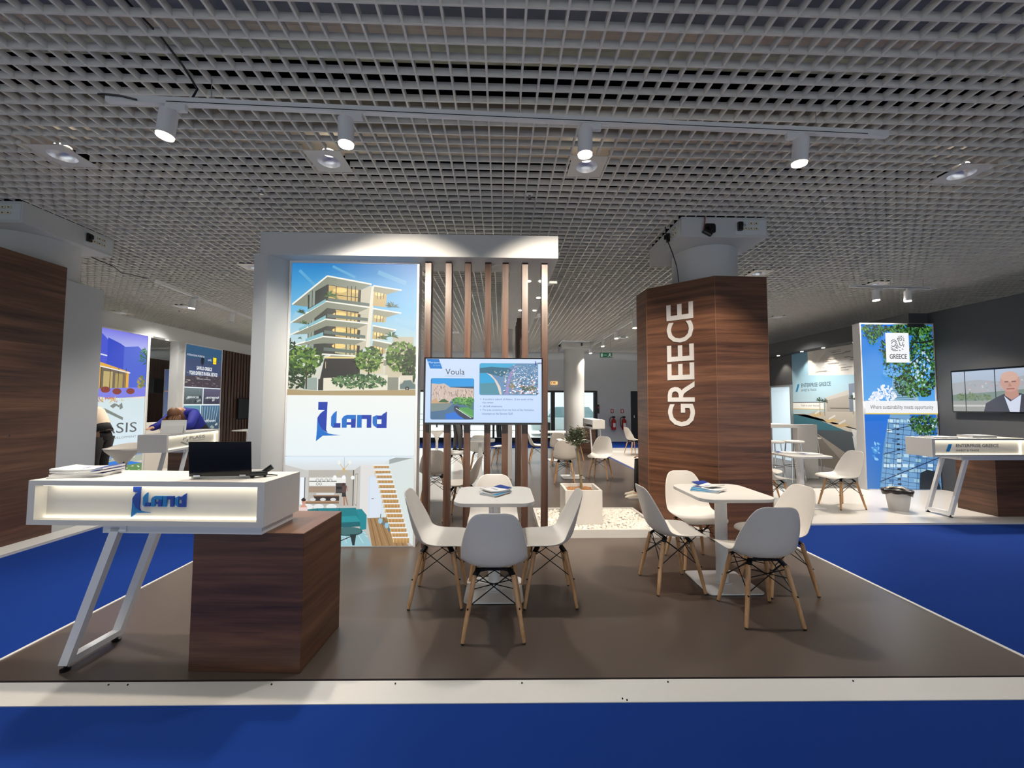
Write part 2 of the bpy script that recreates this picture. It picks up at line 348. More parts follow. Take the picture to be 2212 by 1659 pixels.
# ------------------------------------------------------------------ column and its service boxes
def column(cx, cy, r, ztop, lab):
    t = thing('column', lab, 'column', (cx,cy,0)); MB().lathe([(r,0),(r,ztop)], n=48).build('shaft', M_PAINT, t, smooth=True); return t
M_SOCK = mat('socket_cream',(214,208,180),.5)
def service_box(cx, cy, h, lab, faces, number='78'):
    t = thing('service_box', lab, 'service box', (cx,cy,0))
    MB().box(-h,h,-h,h,3.37,CEIL).build('casing', M_PAINT, t, bevel=.003)
    for a, kind in faces:
        f = bpy.data.objects.new('socket_panel', None)
        mb = MB(); mb.xf = Matrix.Rotation(a,4,'Z')
        mb.box(.12,h-.02,-h-.004,-h,3.40,3.57)
        pn = mb.build('socket_panel', mat('panel_grey',(205,210,212),.5), t)
        for x, z in ((.24,3.47),(.30,3.47),(.36,3.47),(.30,3.53),(.36,3.53)):
            s = MB(); s.xf = mb.xf; s.box(x-.022,x+.022,-h-.012,-h-.002,z-.015,z+.015); sk = s.build('socket', M_SOCK, pn)
            d = MB(); d.xf = mb.xf; d.cone((x,-h-.016,z),(x,-h-.004,z),.006,.006,8); d.build('socket_hole', M_BLACKP, pn)
        p = MB(); p.xf = mb.xf; p.box(.145,.195,-h-.035,-h-.004,3.44,3.54); p.cone((.17,-h-.05,3.47),(.17,-h-.05,3.52),.018,.018,10)
        p.build('plug', M_BLACKP, pn, bevel=.004)
        if number and a == 0:
            gg, fs, w, hh = text_geo(number); tm = MB()
            tm.add([(.205+x/w*.04, -h-.0055, 3.50+y/hh*.026) for x,y in gg], fs); tm.build('number', M_DGREY, pn)
    return t
column(2.56, 4.92, .375, 3.368, 'white round column rising out of the walnut totem')
sb = service_box(2.515, 4.85, .49, 'white square service box on the column above the walnut totem', [(0,1),(-pi/2,1)])
o = MB(); o.prism([(-.13,0),(.02,0),(.02,.0),(-.06,0)],0,0) if False else None
hole = MB(); hole.xf = Matrix.Translation((-.165,-.492,3.47)) @ Matrix.Rotation(pi/2,4,'X')
hole.prism(rrect(.125,.11,.025), 0, .004); hole.prism(rrect(.05,.05,.02), 0, .03)
hole.build('opening', M_BLACKP, sb)
hs = MB(); hs.xf = Matrix.Translation((-.21,-.505,3.415)) @ Matrix.Rotation(R(28),4,'Y'); hs.box(-.05,.06,-.03,.02,-.022,.022); hs.build('connector', M_BLACKP, sb, bevel=.008)
rc = MB(); rc.tube([(-.225,-.5,3.6),(-.23,-.508,3.55),(-.24,-.512,3.50),(-.25,-.51,3.44)], .006); rc.build('red_cable', mat('rust_cable',(130,50,40),.5), sb)
column(-5.52, 4.8, .385, 3.368, 'white round column behind the walnut wall panel at far left')
service_box(-5.535, 4.76, .495, 'white square service box high at the left edge', [(0,1),(pi/2,1)], '83')
column(2.53, 13.77, .35, 3.368, 'white round column near the glazed rear doors')
service_box(2.53, 13.77, .49, 'white square service box on the distant rear column', [(0,1),(-pi/2,1)], '71')

# ------------------------------------------------------------------ walnut totem with letters
tot = thing('totem','tall walnut clad totem with large upright white capital letters','totem',(0,0,0))
TP = [(3.05,4.462),(3.05,5.55),(2.50,5.90),(1.831,5.31),(1.847,4.99),(2.433,4.44)]
def ring_prism(poly, z0, z1, mi=0):
    m = MB(); n = len(poly); cx = sum(p[0] for p in poly)/n; cy = sum(p[1] for p in poly)/n
    inn = [(cx+(x-cx)*.98, cy+(y-cy)*.98) for x,y in poly]
    m.add([(x,y,z) for P in (poly,inn) for z in (z0,z1) for x,y in P], [(i,(i+1)%n,n+(i+1)%n,n+i) for i in range(n)]+[(2*n+i,3*n+i,3*n+(i+1)%n,2*n+(i+1)%n) for i in range(n)]+[(n+i,n+(i+1)%n,3*n+(i+1)%n,3*n+i) for i in range(n)]+[(i,2*n+i,2*n+(i+1)%n,(i+1)%n) for i in range(n)])
    return m
ring_prism(TP, 0, 2.955).build('cladding', M_WALNUT, tot)
jt = MB()
for x, y in (TP[0],TP[5],TP[4],TP[3]): jt.box(x-.002,x+.002,y-.002,y+.002,0,2.953)
jt.build('corner_joint', mat('joint_tan',(128,92,62),.5), tot)
# letters on the diagonal face, reading upward
a0 = Vector((1.847,4.99,0)); a1 = Vector((2.433,4.44,0)); ax = (a1-a0).normalized(); L = (a1-a0).length
nrm = Vector((ax.y,-ax.x,0))
if nrm.y > 0: nrm = -nrm
GR = 'GREECE'; zb, zt = 1.225, 2.70; u0, u1 = .255, .565
gaps = 6; hs_ = [.172,.135,.118,.118,.15,.118]; tot_h = sum(hs_); gap = (1.0-tot_h*1.0)
adv = zb; tH = zt-zb; spac = (tH - tH*sum([.20,.165,.14,.14,.175,.14]))/5
for ch, fr in zip(GR, [.175,.155,.13,.13,.165,.13]):
    hgt = tH*fr*1.04
    gg, fs, w, hh = text_geo(ch, .012)
    lm = MB(); n = len(gg); vs = []
    for off in (.012, .001):
        for x, y in gg:
            p = a0 + ax*(u1-(y/hh)*(u1-u0)) + nrm*off; vs.append((p.x, p.y, adv+x/w*hgt))
    ed = {}
    for f in fs:
        for i in range(len(f)):
            e = (f[i], f[(i+1)%len(f)]); ed[e] = 1
    side = [(a,b,b+n,a+n) for a,b in ed if (b,a) not in ed]
    lm.add(vs, [tuple(f) for f in fs]+[tuple(i+n for i in reversed(f)) for f in fs]+side)
    lm.build('letter', M_GREYL, tot)
    adv += hgt + (tH-tH*1.04*.885)/5

# ------------------------------------------------------------------ portal frame, light boxes, slats, screen
pf = thing('portal_frame','white overhead portal beam with deep left post around the display','portal frame',(0,0,0))
MB().box(-2.467,.593,4.09,4.54,3.0,3.24).build('front_beam', M_PAINT, pf, bevel=.003)
sbm = MB().box(.095,.593,4.54,8.2,3.0,3.24).build('side_beam', M_PAINT, pf)
MB().add([(-2.52,4.09,0),(-2.385,4.09,0),(-2.262,4.27,0),(-2.262,4.5,0),(-2.52,4.5,0),(-2.52,4.09,3.0),(-2.385,4.09,3.0),(-2.262,4.27,3.0),(-2.262,4.5,3.0),(-2.52,4.5,3.0)],
  [(4,3,2,1,0),(5,6,7,8,9)]+[(i,(i+1)%5,5+(i+1)%5,5+i) for i in range(5)]).build('post', M_PAINT, pf)
for x, y in ((.337,4.865),(.309,6.401),(.49,4.86),(.53,5.63),(.54,6.40),(.337,5.63)):
    h = MB().lathe([(.028,2.999),(.028,2.992),(.02,2.991)], x, y, 16).build('recessed_spot', M_SMALL, pf)
for y in (4.95, 6.9):
    MB().add([(.593,y,3.0),(.70,y,3.0),(.593,y+.12,3.0),(.593,y,3.03),(.70,y,3.03),(.593,y+.12,3.03)],[(0,1,2),(3,5,4),(0,3,4,1),(1,4,5,2),(2,5,3,0)]).build('bracket', M_METALW, pf)
def light_box(lab, x0, y0, w, h, rz, pic, depth=.12, frame=.022):
    """front-left-bottom corner at (x0, y0); picture faces local -Y"""
    t = thing('light_box', lab, 'light box', (x0,y0,0), rz)
    MB().box(0,w,.004,depth,0,h).build('case', M_METALW, t)
    f = MB(); f.box(-.0,frame,-.012,.004,0,h); f.box(w-frame,w,-.012,.004,0,h); f.box(frame,w-frame,-.012,.004,h-frame,h); f.box(frame,w-frame,-.012,.004,0,.012)
    f.build('frame', M_CHROME if False else M_METALW, t)
    pic.build('printed_panel', P_LIT, t, (frame,0,.012)); return t
# --- big display picture
p = Pic(345,345,1450,2860,1.33,2.966)     # units of the building picture; white band below 1540
SK = [(345,(38,128,196)),(520,(70,158,214)),(760,(112,186,226)),(1000,(176,212,224)),(1200,(216,222,212)),(1545,(206,200,180))]
for (ya,ca),(yb,cb) in zip(SK,SK[1:]): p.rect(345,ya,1450,yb,ca,cb)
for x0,y0,x1,y1,t in ((410,410,560,560,26),(700,370,900,470,22),(1100,420,1350,520,40),(1250,860,1440,930,60),(370,820,520,900,70)): p.line(x0,y0,x1,y1,t,(96,170,214) if y0<800 else (150,200,226))
p.rect(1180,1130,1425,1420,(206,196,168)); p.rect(1240,1010,1425,1140,(196,190,170))
offs = [(0,0),(0,222),(0,390),(0,550)]
p.poly([(360,728),(655,462),(1045,532),(945,590),(665,538),(495,640),(490,745)],(136,142,126))
p.poly([(490,640),(662,535),(662,1180),(560,1240),(500,1110)],(52,58,54)); p.poly([(662,538),(950,588),(920,1190),(662,1180)],(62,64,58))
p.poly([(950,588),(1045,540),(1004,1110),(915,1190)],(196,190,168))
for i,(ya,yb) in enumerate(((545,690),(768,852),(910,1008),(1052,1160))):
    p.poly([(670 if i==0 else 735,ya),(948,ya+44 if i==0 else ya+34),(948,yb+36),(670 if i==0 else 735,yb)],(206,176,108) if i<3 else (190,182,140))
    p.disc(770,ya+45,60,(250,214,130),22); p.disc(900,ya+55,40,(244,206,124),18)
    for x in (735,835,870,905): p.line(x,ya+6,x,yb+20,7,(44,44,38))
    p.line(672,(ya+yb)/2+8,948,(ya+yb)/2+40,6,(44,44,38)); p.poly([(930,ya+38),(955,ya+42),(950,yb+36),(925,yb+32)],(40,42,38))
    p.poly([(505,ya+70 if i==0 else ya+40),(552,ya+36 if i==0 else ya+10),(552,yb+34),(505,yb+64)],(140,152,140)); p.line(528,ya+50,528,yb+50,5,(44,48,44))
def slab(pts, th=13, under=None):
    for a,b in zip(pts,pts[1:]): p.line(*a,*b,th,(240,240,228))
for q in ([(345,890),(650,692),(1035,745)],[(345,1000),(650,855),(1030,892)],[(370,1095),(630,1012),(1005,1042)],[(560,1190),(625,1172),(915,1186)]):
    (xa,ya),(xb,yb),(xc,yc) = q
    p.poly([(xa,ya),(xb,yb),(xc,yc),(xc-90,yc+42),(xb+10,yb+62),(xa+150,ya+8 if ya<1000 else ya-10)],(138,142,124)); slab(q)
slab([(355,724),(655,460),(1045,532)],14)
for q in ([(490,770),(645,672),(645,700)],[(500,905),(650,820),(650,850)],[(480,1035),(632,972),(632,1008)],[(420,940),(490,905),(490,930)]):
    p.poly([q[0],q[1],q[2],(q[0][0],q[0][1]+26)],(128,186,196))
for q in ([(665,690),(1030,735)],[(665,838),(1020,870)],[(640,985),(1000,1028)],[(640,1140),(915,1165)]):
    (xa,ya),(xb,yb) = q; p.poly([(xa,ya-30),(xb,yb-28),(xb,yb),(xa,ya)],(96,112,104))
p.poly([(1045,552),(1076,540),(1040,1112),(1004,1112)],(228,224,206))
for ya,xe,dy in ((540,1312,0),(750,1312,0),(905,1268,0),(1035,1262,0),(1190,1262,0)):
    if ya < 1190: p.poly([(1068,ya+26),(1185,ya+36),(1175,ya+200 if ya==540 else ya+130),(1060,ya+190 if ya==540 else ya+126)],(198,172,118)); p.disc(1115,ya+80,40,(250,220,150),20)
    if ya < 1190:
        for x in (1100,1130,1155): p.line(x,ya+40,x-3,ya+126,5,(60,56,48))
    p.poly([(1070,ya+8),(xe,ya+42),(1182,ya+84),(1062,ya+56)],(150,150,130)); p.line(1062,ya+4,xe,ya+44,12,(242,240,228))
def palm(x,y,r,seed):
    rd = random.Random(seed)
    for k in range(26):
        a = rd.uniform(-pi,.25); rr = r*rd.uniform(.6,1.1); p.poly([(x,y),(x+cos(a-.12)*rr*.6,y+sin(a-.12)*rr*.6),(x+cos(a)*rr,y+sin(a)*rr+r*.15),(x+cos(a+.12)*rr*.6,y+sin(a+.12)*rr*.6)], rd.choice([(40,70,44),(62,98,52),(28,52,36),(96,128,70)]))
for q in ((690,650,70,1),(430,800,48,2),(450,900,48,3),(1230,740,66,4),(1230,1010,66,5),(1150,1030,50,6),(434,1034,24,7)): palm(*q)
G1 = [(44,76,34),(66,104,42),(98,136,52),(34,58,30),(126,158,66)]; G2 = [(26,44,28),(38,62,34),(54,84,40)]
p.rect(655,1195,915,1222,(232,210,140)); p.poly([(650,1210),(960,1210),(960,1400),(600,1480)],(40,40,38)); p.rect(660,1240,664,1300,(240,210,150)); p.rect(965,1200,1165,1345,(216,206,176))
p.leaves(345,1260,70,230,120,24,G2,11); p.leaves(470,1230,165,130,300,22,G1,12); p.leaves(440,1390,130,90,150,18,G2,13)
p.poly([(500,1385),(600,1385),(600,1496),(480,1488)],(150,166,158)); p.rect(596,1385,604,1500,(236,234,222)); p.rect(604,1395,648,1496,(46,48,44)); p.poly([(648,1388),(1205,1358),(1205,1492),(648,1500)],(232,226,204))
p.line(500,1300,502,1485,12,(70,60,44)); p.line(1040,1280,1036,1400,14,(70,56,40)); p.line(1336,1240,1334,1380,10,(60,52,40))
p.leaves(1040,1215,120,110,230,20,G1,14); p.leaves(1325,1190,135,140,300,20,G1,15); p.leaves(1400,1280,60,150,120,22,G2,16)
p.leaves(960,1415,235,62,330,17,[(58,98,58),(38,72,46),(88,126,78),(120,150,100)],17)
p.rect(1208,1378,1305,1492,(140,142,128)); p.rect(1302,1376,1313,1494,(238,236,224)); p.rect(1313,1360,1425,1420,(224,216,196))
p.poly([(1315,1440),(1335,1432),(1350,1405),(1410,1402),(1430,1432),(1450,1440),(1450,1482),(1315,1482)],(104,124,122)); p.disc(1378,1478,18,(30,32,32)); p.disc(1378,1478,9,(150,150,150))
p.poly([(345,1488),(600,1504),(1450,1488),(1450,1545),(345,1545)],(176,156,116))
p.rect(345,1541,1450,2075,(240,244,240),(232,242,246))
lx = lambda X: 345+(X-245)*.895           # map interior-picture units across
ly = lambda Y_: 2080+(Y_-745)*.958
pic_logo(p, lx(532), 1600, .92)
# interior room picture, drawn in its own units then mapped
class Sub:
    def __init__(s, q): s.q = q
    def poly(s, pts, col, cols=None): s.q.poly([(lx(a),ly(b)) for a,b in pts], col, cols)
    def rect(s,a,b,c,d,col,col2=None): s.q.rect(lx(a),ly(b),lx(c),ly(d),col,col2)
    def line(s,a,b,c,d,t,col): s.q.line(lx(a),ly(b),lx(c),ly(d),t*.9,col)
    def disc(s,a,b,r,col,ry=None,n=16): s.q.disc(lx(a),ly(b),r*.895,col,(ry or r)*.958,n)
q = Sub(p)
q.rect(245,745,1480,880,(226,240,250),(214,216,214)); q.rect(245,870,1480,1560,(206,204,200),(188,184,178))
q.poly([(245,820),(480,880),(480,1300),(245,1400)],(200,198,194)); q.rect(395,935,440,1180,(236,244,250)); q.rect(434,935,442,1180,(60,60,66))
q.rect(472,870,905,1200,(184,180,172)); q.rect(480,938,828,1012,(236,236,232)); q.rect(478,1018,728,1072,(160,140,120)); q.rect(732,988,828,1080,(70,66,64)); q.rect(738,1020,790,1044,(30,30,32))
q.rect(480,968,740,976,(110,104,96))
for x in (558,597,641,681): q.disc(x,962,16,(120,120,118)); q.disc(x,962,12,(226,226,224))
for x in (558,588): q.disc(x,995,13,(120,120,118)); q.disc(x,995,9,(226,226,224))
q.rect(520,1098,768,1112,(150,112,80)); q.rect(530,1108,768,1148,(48,42,40)); q.rect(550,1078,720,1094,(220,220,220))
q.poly([(795,1070),(828,1070),(835,1112),(792,1112)],(44,46,50)); q.poly([(800,1010),(838,1010),(832,1075),(797,1075)],(96,70,66)); q.disc(806,1000,14,(70,40,34)); q.poly([(806,1112),(820,1112),(826,1190),(812,1190)],(168,124,100)); q.poly([(822,1112),(836,1112),(856,1186),(846,1190)],(168,124,100)); q.line(838,1012,846,1060,7,(168,124,100))
q.rect(895,870,905,1195,(90,86,80)); q.poly([(905,870),(965,830),(965,1215),(940,1230),(905,1195)],(196,194,190)); q.poly([(916,905),(942,898),(936,1200),(914,1180)],(150,140,126)); q.poly([(920,912),(938,905),(932,1190),(917,1172)],(206,200,190))
q.rect(965,828,1100,1300,(224,222,220)); q.rect(1048,925,1180,1306,(206,222,240)); q.rect(1060,935,1172,1300,(218,228,240)); q.rect(1076,1128,1098,1133,(90,90,90))
q.poly([(1180,820),(1240,770),(1480,758),(1480,1560),(1180,1300)],(216,226,224)); q.poly([(1240,775),(1300,755),(1470,758),(1240,815)],(160,168,168))
q.poly([(1040,1305),(1240,1300),(1440,1558),(1090,1558)],(158,124,84))
for a,b in ((1070,1130),(1110,1190),(1160,1260),(1200,1330),(1225,1390)): q.line(a,1310,b,1556,6,(120,90,58)); q.line(a+20,1310,b+40,1556,3,(192,158,112))
for k in range(16):
    t = k/15; y = 822+t*655; xl = 1090+t*195; xr = 1238+t*205; hgt = 22+t*24
    q.rect(xl,y+8,xr,y+8+hgt,(196,154,98),(170,128,76)); 
    for m_ in range(5): q.rect(xl+(xr-xl)*(m_+.2)/5,y+9,xl+(xr-xl)*(m_+.35)/5,y+6+hgt,(214,176,120))
    q.rect(xl-6,y-2,xr+4,y+10,(240,240,240)); q.line(xl-2,y+6,xl+14,y+44,5,(226,206,150))
q.rect(440,1150,768,1164,(168,128,94)); q.rect(440,1164,768,1172,(110,84,60))
for x in (520,615,712): q.disc(x,1136,28,(216,216,216),14)
for x in (575,697,475): q.disc(x,1200,50,(230,232,232),24)
q.line(810,750,810,860,3,(150,150,150)); q.disc(806,862,13,(214,180,100))
for x,y in ((722,935),(808,935),(893,938)): q.line(806,864,x,y,5,(206,176,110)); q.disc(x,y,18,(246,248,250))
for x,y in ((760,800),(862,798)): q.line(806,864,x,y,5,(206,176,110)); q.disc(x,y,14,(240,240,236),20)
q.poly([(300,1270),(345,1240),(560,1215),(560,1300),(320,1300)],(22,116,122))
q.poly([(560,1215),(930,1212),(975,1340),(755,1400),(560,1330)],(18,124,134)); q.line(566,1216,570,1290,5,(10,76,84)); q.line(772,1212,778,1290,5,(10,76,84)); q.poly([(770,1290),(935,1285),(975,1335),(770,1345)],(32,146,154)); q.poly([(930,1226),(985,1222),(1034,1278),(1032,1405),(975,1412),(970,1330)],(20,134,144)); q.poly([(760,1345),(972,1338),(975,1380),(760,1390)],(14,98,108))
q.poly([(745,1410),(1020,1420),(1090,1556),(745,1556)],(150,196,206)); 
for k in range(14): q.line(760+k*20,1430+(k%3)*30,790+k*20,1445+(k%4)*28,5,(206,228,230))
q.disc(870,1425,130,(40,84,88),42); q.disc(866,1420,120,(62,110,112),36); q.poly([(880,1450),(940,1450),(925,1550),(905,1550)],(24,44,48)); q.line(745,1525,890,1470,9,(20,36,42))
q.poly([(390,1200),(470,1200),(478,1290),(388,1290)],(232,208,206)); q.disc(435,1155,20,(206,150,128),26); q.disc(432,1138,22,(44,30,28),14); q.poly([(425,1178),(446,1178),(470,1206),(396,1206)],(214,158,136)); q.disc(432,1126,8,(40,28,26))
for x,y in ((1165,1330),(1228,1372)): q.disc(x,y,20,(150,196,220),26); q.line(x,y-26,x+3,y-62,7,(60,110,60))
for x,y in ((1196,1352),(1250,1412)): q.disc(x,y,12,(90,120,130),18); q.line(x,y-16,x,y-56,5,(60,100,60))
LB = light_box('tall backlit display showing an apartment block, blue word logo and living room', -2.253, 4.27, 1.374, 3.0, 0, p, .14)

sl = thing('slat_screen','row of seven upright walnut slats under the white beam, carrying the screen','slat screen',(0,0,0))
for x in (-.812,-.595,-.389,-.174,.012,.221,.432): MB().box(x,x+.066,4.23,4.345,0,3.0).build('slat', M_WALV, sl, bevel=.002)
# --- television slide
def screen(name, lab, w, h, pic, loc, rz, cat='television', bez=.012):
    t = thing(name, lab, cat, loc, rz)
    MB().box(0,w,.0,.045,0,h).build('housing', M_BLACKP, t, bevel=.004)
    f = MB(); f.box(0,bez,-.006,0,0,h); f.box(w-bez,w,-.006,0,0,h); f.box(bez,w-bez,-.006,0,h-bez,h); f.box(bez,w-bez,-.006,0,0,bez*1.8); f.build('bezel', M_GLOSSB, t)
    MB().box(w/2-.15,w/2+.15,.045,.058,h/2-.12,h/2+.12).build('wall_mount', M_BLACKM, t)
    if pic: pic.build('display', P_SCR, t, (bez,-.001,bez*1.8))
    return t
TW, TH = 1.228, .695
s = Pic(70,100,2070,1232,TW-.024,TH-.034)
s.rect(70,100,2070,1232,(206,224,250),(190,214,246))
s.poly([(85,105),(295,108),(358,278),(148,276)],(12,124,206)); s.text('Marques',118,150,312,190,(214,236,250)); s.text('by iLand',198,208,318,236,(150,206,240))
s.text('Voula',410,280,740,382,(40,50,72)); s.line(402,408,745,408,4,(90,100,120))
s.rrect(160,448,905,1180,30,(60,110,160)); 
s.poly([(175,470),(190,450),(880,450),(900,470),(900,610),(175,610)],(10,150,224)); s.poly([(470,600),(900,590),(900,640),(470,630)],(40,78,110))
s.poly([(175,540),(300,552),(390,540),(440,570),(500,610),(900,630),(900,830),(560,800),(480,880),(175,880)],(206,184,172))
rd = random.Random(5)
for k in range(170):
    x = rd.uniform(185,890); y = rd.uniform(580 if x<460 else 640,860 if x<500 else 760); s.line(x,y,x+rd.uniform(-8,8),y+rd.uniform(14,50),rd.uniform(3,9),rd.choice([(120,100,100),(232,220,208),(168,140,128),(90,78,84),(220,180,150)]))
s.poly([(170,860),(240,800),(300,870),(470,870),(520,900),(170,900)],(196,160,120)); s.poly([(290,875),(350,825),(400,815),(480,865),(440,880)],(52,96,50))
s.poly([(168,895),(900,880),(900,1140),(880,1175),(200,1175),(166,1130)],(62,104,140)); s.poly([(168,895),(560,890),(420,1010),(170,1040)],(118,134,132)); s.poly([(420,1080),(600,1040),(760,1172),(420,1172)],(10,110,210))
s.leaves(700,850,170,62,180,22,[(60,130,50),(90,160,64),(40,96,44),(120,176,84)],21); s.leaves(840,880,60,100,80,22,[(60,130,50),(90,160,64),(40,96,44)],22)
s.poly([(560,950),(600,930),(760,1000),(898,1080),(898,1170),(750,1172),(640,1100),(570,1020)],(30,44,70)); s.poly([(640,970),(800,960),(898,1010),(898,1150),(700,1060)],(70,150,70)); s.line(600,980,860,1150,12,(210,214,220)); s.line(660,1000,890,1130,16,(110,180,96))
s.rrect(996,176,2010,745,34,(96,140,180))
s.poly([(1004,190),(1030,178),(1640,182),(1500,250),(1004,262)],(56,170,214)); s.poly([(1004,262),(1200,240),(1500,262),(1560,300),(1380,420),(1100,350),(1004,350)],(40,104,130)); s.poly([(1004,350),(1120,355),(1220,420),(1280,520),(1330,640),(1360,735),(1020,738),(1004,720)],(20,160,214)); s.poly([(1004,540),(1280,520),(1350,735),(1020,738)],(70,140,160))
s.poly([(1110,345),(1200,380),(1290,480),(1360,600),(1385,735),(1350,735),(1310,600),(1250,470),(1160,380)],(222,206,200)); s.poly([(1520,340),(1620,250),(1640,200),(1560,300),(1420,735),(1500,735),(1520,500)],(150,140,190))
rd = random.Random(8)
for k in range(520):
    x = rd.uniform(1400,1990); y = rd.uniform(200,720)
    if x < 1560 and y < 330: continue
    if abs(x-(1460+(720-y)*.12)) < 44: continue
    z = 5+ (y-200)/40
    s.poly([(x,y),(x+z*1.6,y-z*.6),(x+z*2.2,y+z*.5),(x+z*.6,y+z*1.1)], rd.choice([(244,246,250),(214,224,240),(70,84,104),(240,240,244),(150,160,180),(206,150,130) if y>480 else (230,236,244),(60,90,80)]))
for k in range(120):
    x = rd.uniform(1160,1500); y = rd.uniform(300,600)
    if (x-1000)*.55+160 < y-40: continue
    s.poly([(x,y),(x+14,y-5),(x+18,y+5),(x+5,y+9)], rd.choice([(230,220,216),(60,110,90),(200,150,130),(140,160,190)]))
s.leaves(1850,620,120,40,70,14,[(60,96,56),(40,70,50),(120,120,60)],23); s.leaves(1560,580,60,40,40,12,[(120,110,50),(180,150,60)],24)
for t_, x0_, y0_, x1_, y1_ in (('A southern suburb of Athens, 15 km south of the',1058,800,1922,838),('city center',1050,862,1242,900),('28.364 inhabitants',1060,928,1392,958),('The area stretches from the foot of the Hymettus',1052,990,1936,1030),('mountain to the Saronic Gulf.',1048,1052,1576,1090)): s.text(t_,x0_,y0_,x1_,y1_,(70,84,150))
for y in (816,940,1006): s.disc(1022,y,7,(70,84,150))
pic_logo(s, 1955, 138, .20, (30,56,110), (30,70,130))
screen('television','wide television slide about a seaside suburb, mounted on the walnut slats', TW, TH, s, (-.792,4.168,1.268), R(-.4))

# rear return of the portal: slats in depth and a light box beyond
sr = thing('slat_screen','short row of walnut posts under the rear end of the portal side beam','slat screen',(0,0,0))
for y in (7.0,7.35,7.7): MB().box(.28,.385,y,y+.08,0,3.0).build('slat', M_WALV, sr)
p = Pic(0,0,100,200,1.10,2.966)
p.rect(0,0,100,130,(120,190,230),(214,232,240)); p.rect(0,130,100,200,(236,240,240)); p.poly([(10,130),(30,60),(70,50),(90,130)],(206,206,196)); p.leaves(50,140,40,14,90,5,G1,31)
light_box('narrow rear light box seen edge-on beneath the side beam end', .15, 9.2, 1.12+.03, 3.0, R(-90), p, .08)

# ------------------------------------------------------------------ pebble bed, planter, olive
bed = thing('pebble_bed','low white kerbed bed of white pebbles beside the totem','planting bed',(0,0,0))
BO = [(.44,4.50),(2.345,4.50),(1.815,4.985),(1.795,5.46),(.44,5.46)]; BI = [(.47,4.53),(2.25,4.53),(1.78,4.97),(1.765,5.43),(.47,5.43)]
m_ = MB(); n = 5
m_.add([(x,y,z) for P in (BO,BI) for z in (0,.09) for x,y in P], [(i,(i+1)%n,n+(i+1)%n,n+i) for i in range(n)]+[(2*n+i,3*n+i,3*n+(i+1)%n,2*n+(i+1)%n) for i in range(n)]+[(n+i,n+(i+1)%n,3*n+(i+1)%n,3*n+i) for i in range(n)]+[(i,2*n+i,2*n+(i+1)%n,(i+1)%n) for i in range(n)])
m_.build('kerb', M_WHITE, bed)
MB().prism(BI,.0,.045).build('gravel_base', M_PEB, bed)
rd = random.Random(3); pb = MB()
PLX0, PLX1, PLY0, PLY1 = .765, 1.20, 4.74, 5.18
tries = 0; cnt = 0
while cnt < 3600 and tries < 14000:
    tries += 1
    x = rd.uniform(.485,2.24); y = rd.uniform(4.545,5.415)
    if PLX0-.02 < x < PLX1+.02 and PLY0-.02 < y < PLY1+.02: continue
    if x > 1.755 and (x-1.755) > (4.95-y)*1.05: continue
    cnt += 1; z = .052+rd.random()*.028; r = rd.uniform(.012,.021); a = rd.random()*pi; sx, sy, sz = rd.uniform(1,1.6), rd.uniform(.8,1.1), rd.uniform(.55,.85)
    rr = [[] for _ in range(4)]
    for j,(q_,zz) in enumerate(((.05,-1),(.9,-.45),(.9,.45),(.05,1))):
        for i in range(6):
            b = 2*pi*i/6+j*.4; px, py = cos(b)*q_*r*sx*rd.uniform(.85,1.1), sin(b)*q_*r*sy
            rr[j].append((x+px*cos(a)-py*sin(a), y+px*sin(a)+py*cos(a), z+zz*r*sz))
    pb.rings(rr)
tag(pb.build('pebbles', M_PEB, None, smooth='all'), 'white pebbles filling the low kerbed bed', 'pebbles', kind='stuff')
pl = thing('planter','square white planter box standing in the pebble bed','planter',((PLX0+PLX1)/2,(PLY0+PLY1)/2,0))
w = (PLX1-PLX0)/2; d = (PLY1-PLY0)/2; t_ = .03; m_ = MB()
m_.box(-w,w,-d,-d+t_,0.046,.47); m_.box(-w,w,d-t_,d,0.046,.47); m_.box(-w,-w+t_,-d+t_,d-t_,0.046,.47); m_.box(w-t_,w,-d+t_,d-t_,0.046,.47); m_.box(-w+t_,w-t_,-d+t_,d-t_,0.046,.40)
m_.build('box', M_WHITE, pl)
ch = MB(); rd = random.Random(9)
for k in range(90):
    x, y = rd.uniform(-w+.07,w-.07), rd.uniform(-d+.07,d-.07); ch.xf = Matrix.Translation((x,y,.425)) @ Matrix.Rotation(rd.random()*6,4,'Z') @ Matrix.Rotation(rd.uniform(-.5,.5),4,'X'); ch.box(-.035,.035,-.02,.02,-.012,.016)
tag(ch.build('bark_chips', M_CHIP, pl, bevel=.006), kind='stuff')
ol = thing('olive_tree','small olive tree with grey-green ball crown in the white planter','tree',(1.0,4.97,.40))
MB().tube([(0,0,0),(-.012,0,.18),(-.03,0,.36),(-.05,0,.5),(-.06,0,.62)],[.013,.012,.011,.010,.008]).build('trunk', M_BARK, ol, smooth=True)
MB().tube([(.02,.01,0),(-.045,.012,.6)], .006).build('stake', mat('bamboo',(150,128,84),.6), ol, smooth=True)
MB().lathe([(.02,.205),(.02,.212)], -.005, .003, 12).build('tie', M_BLACKP, ol)
fo = MB(); rd = random.Random(14)
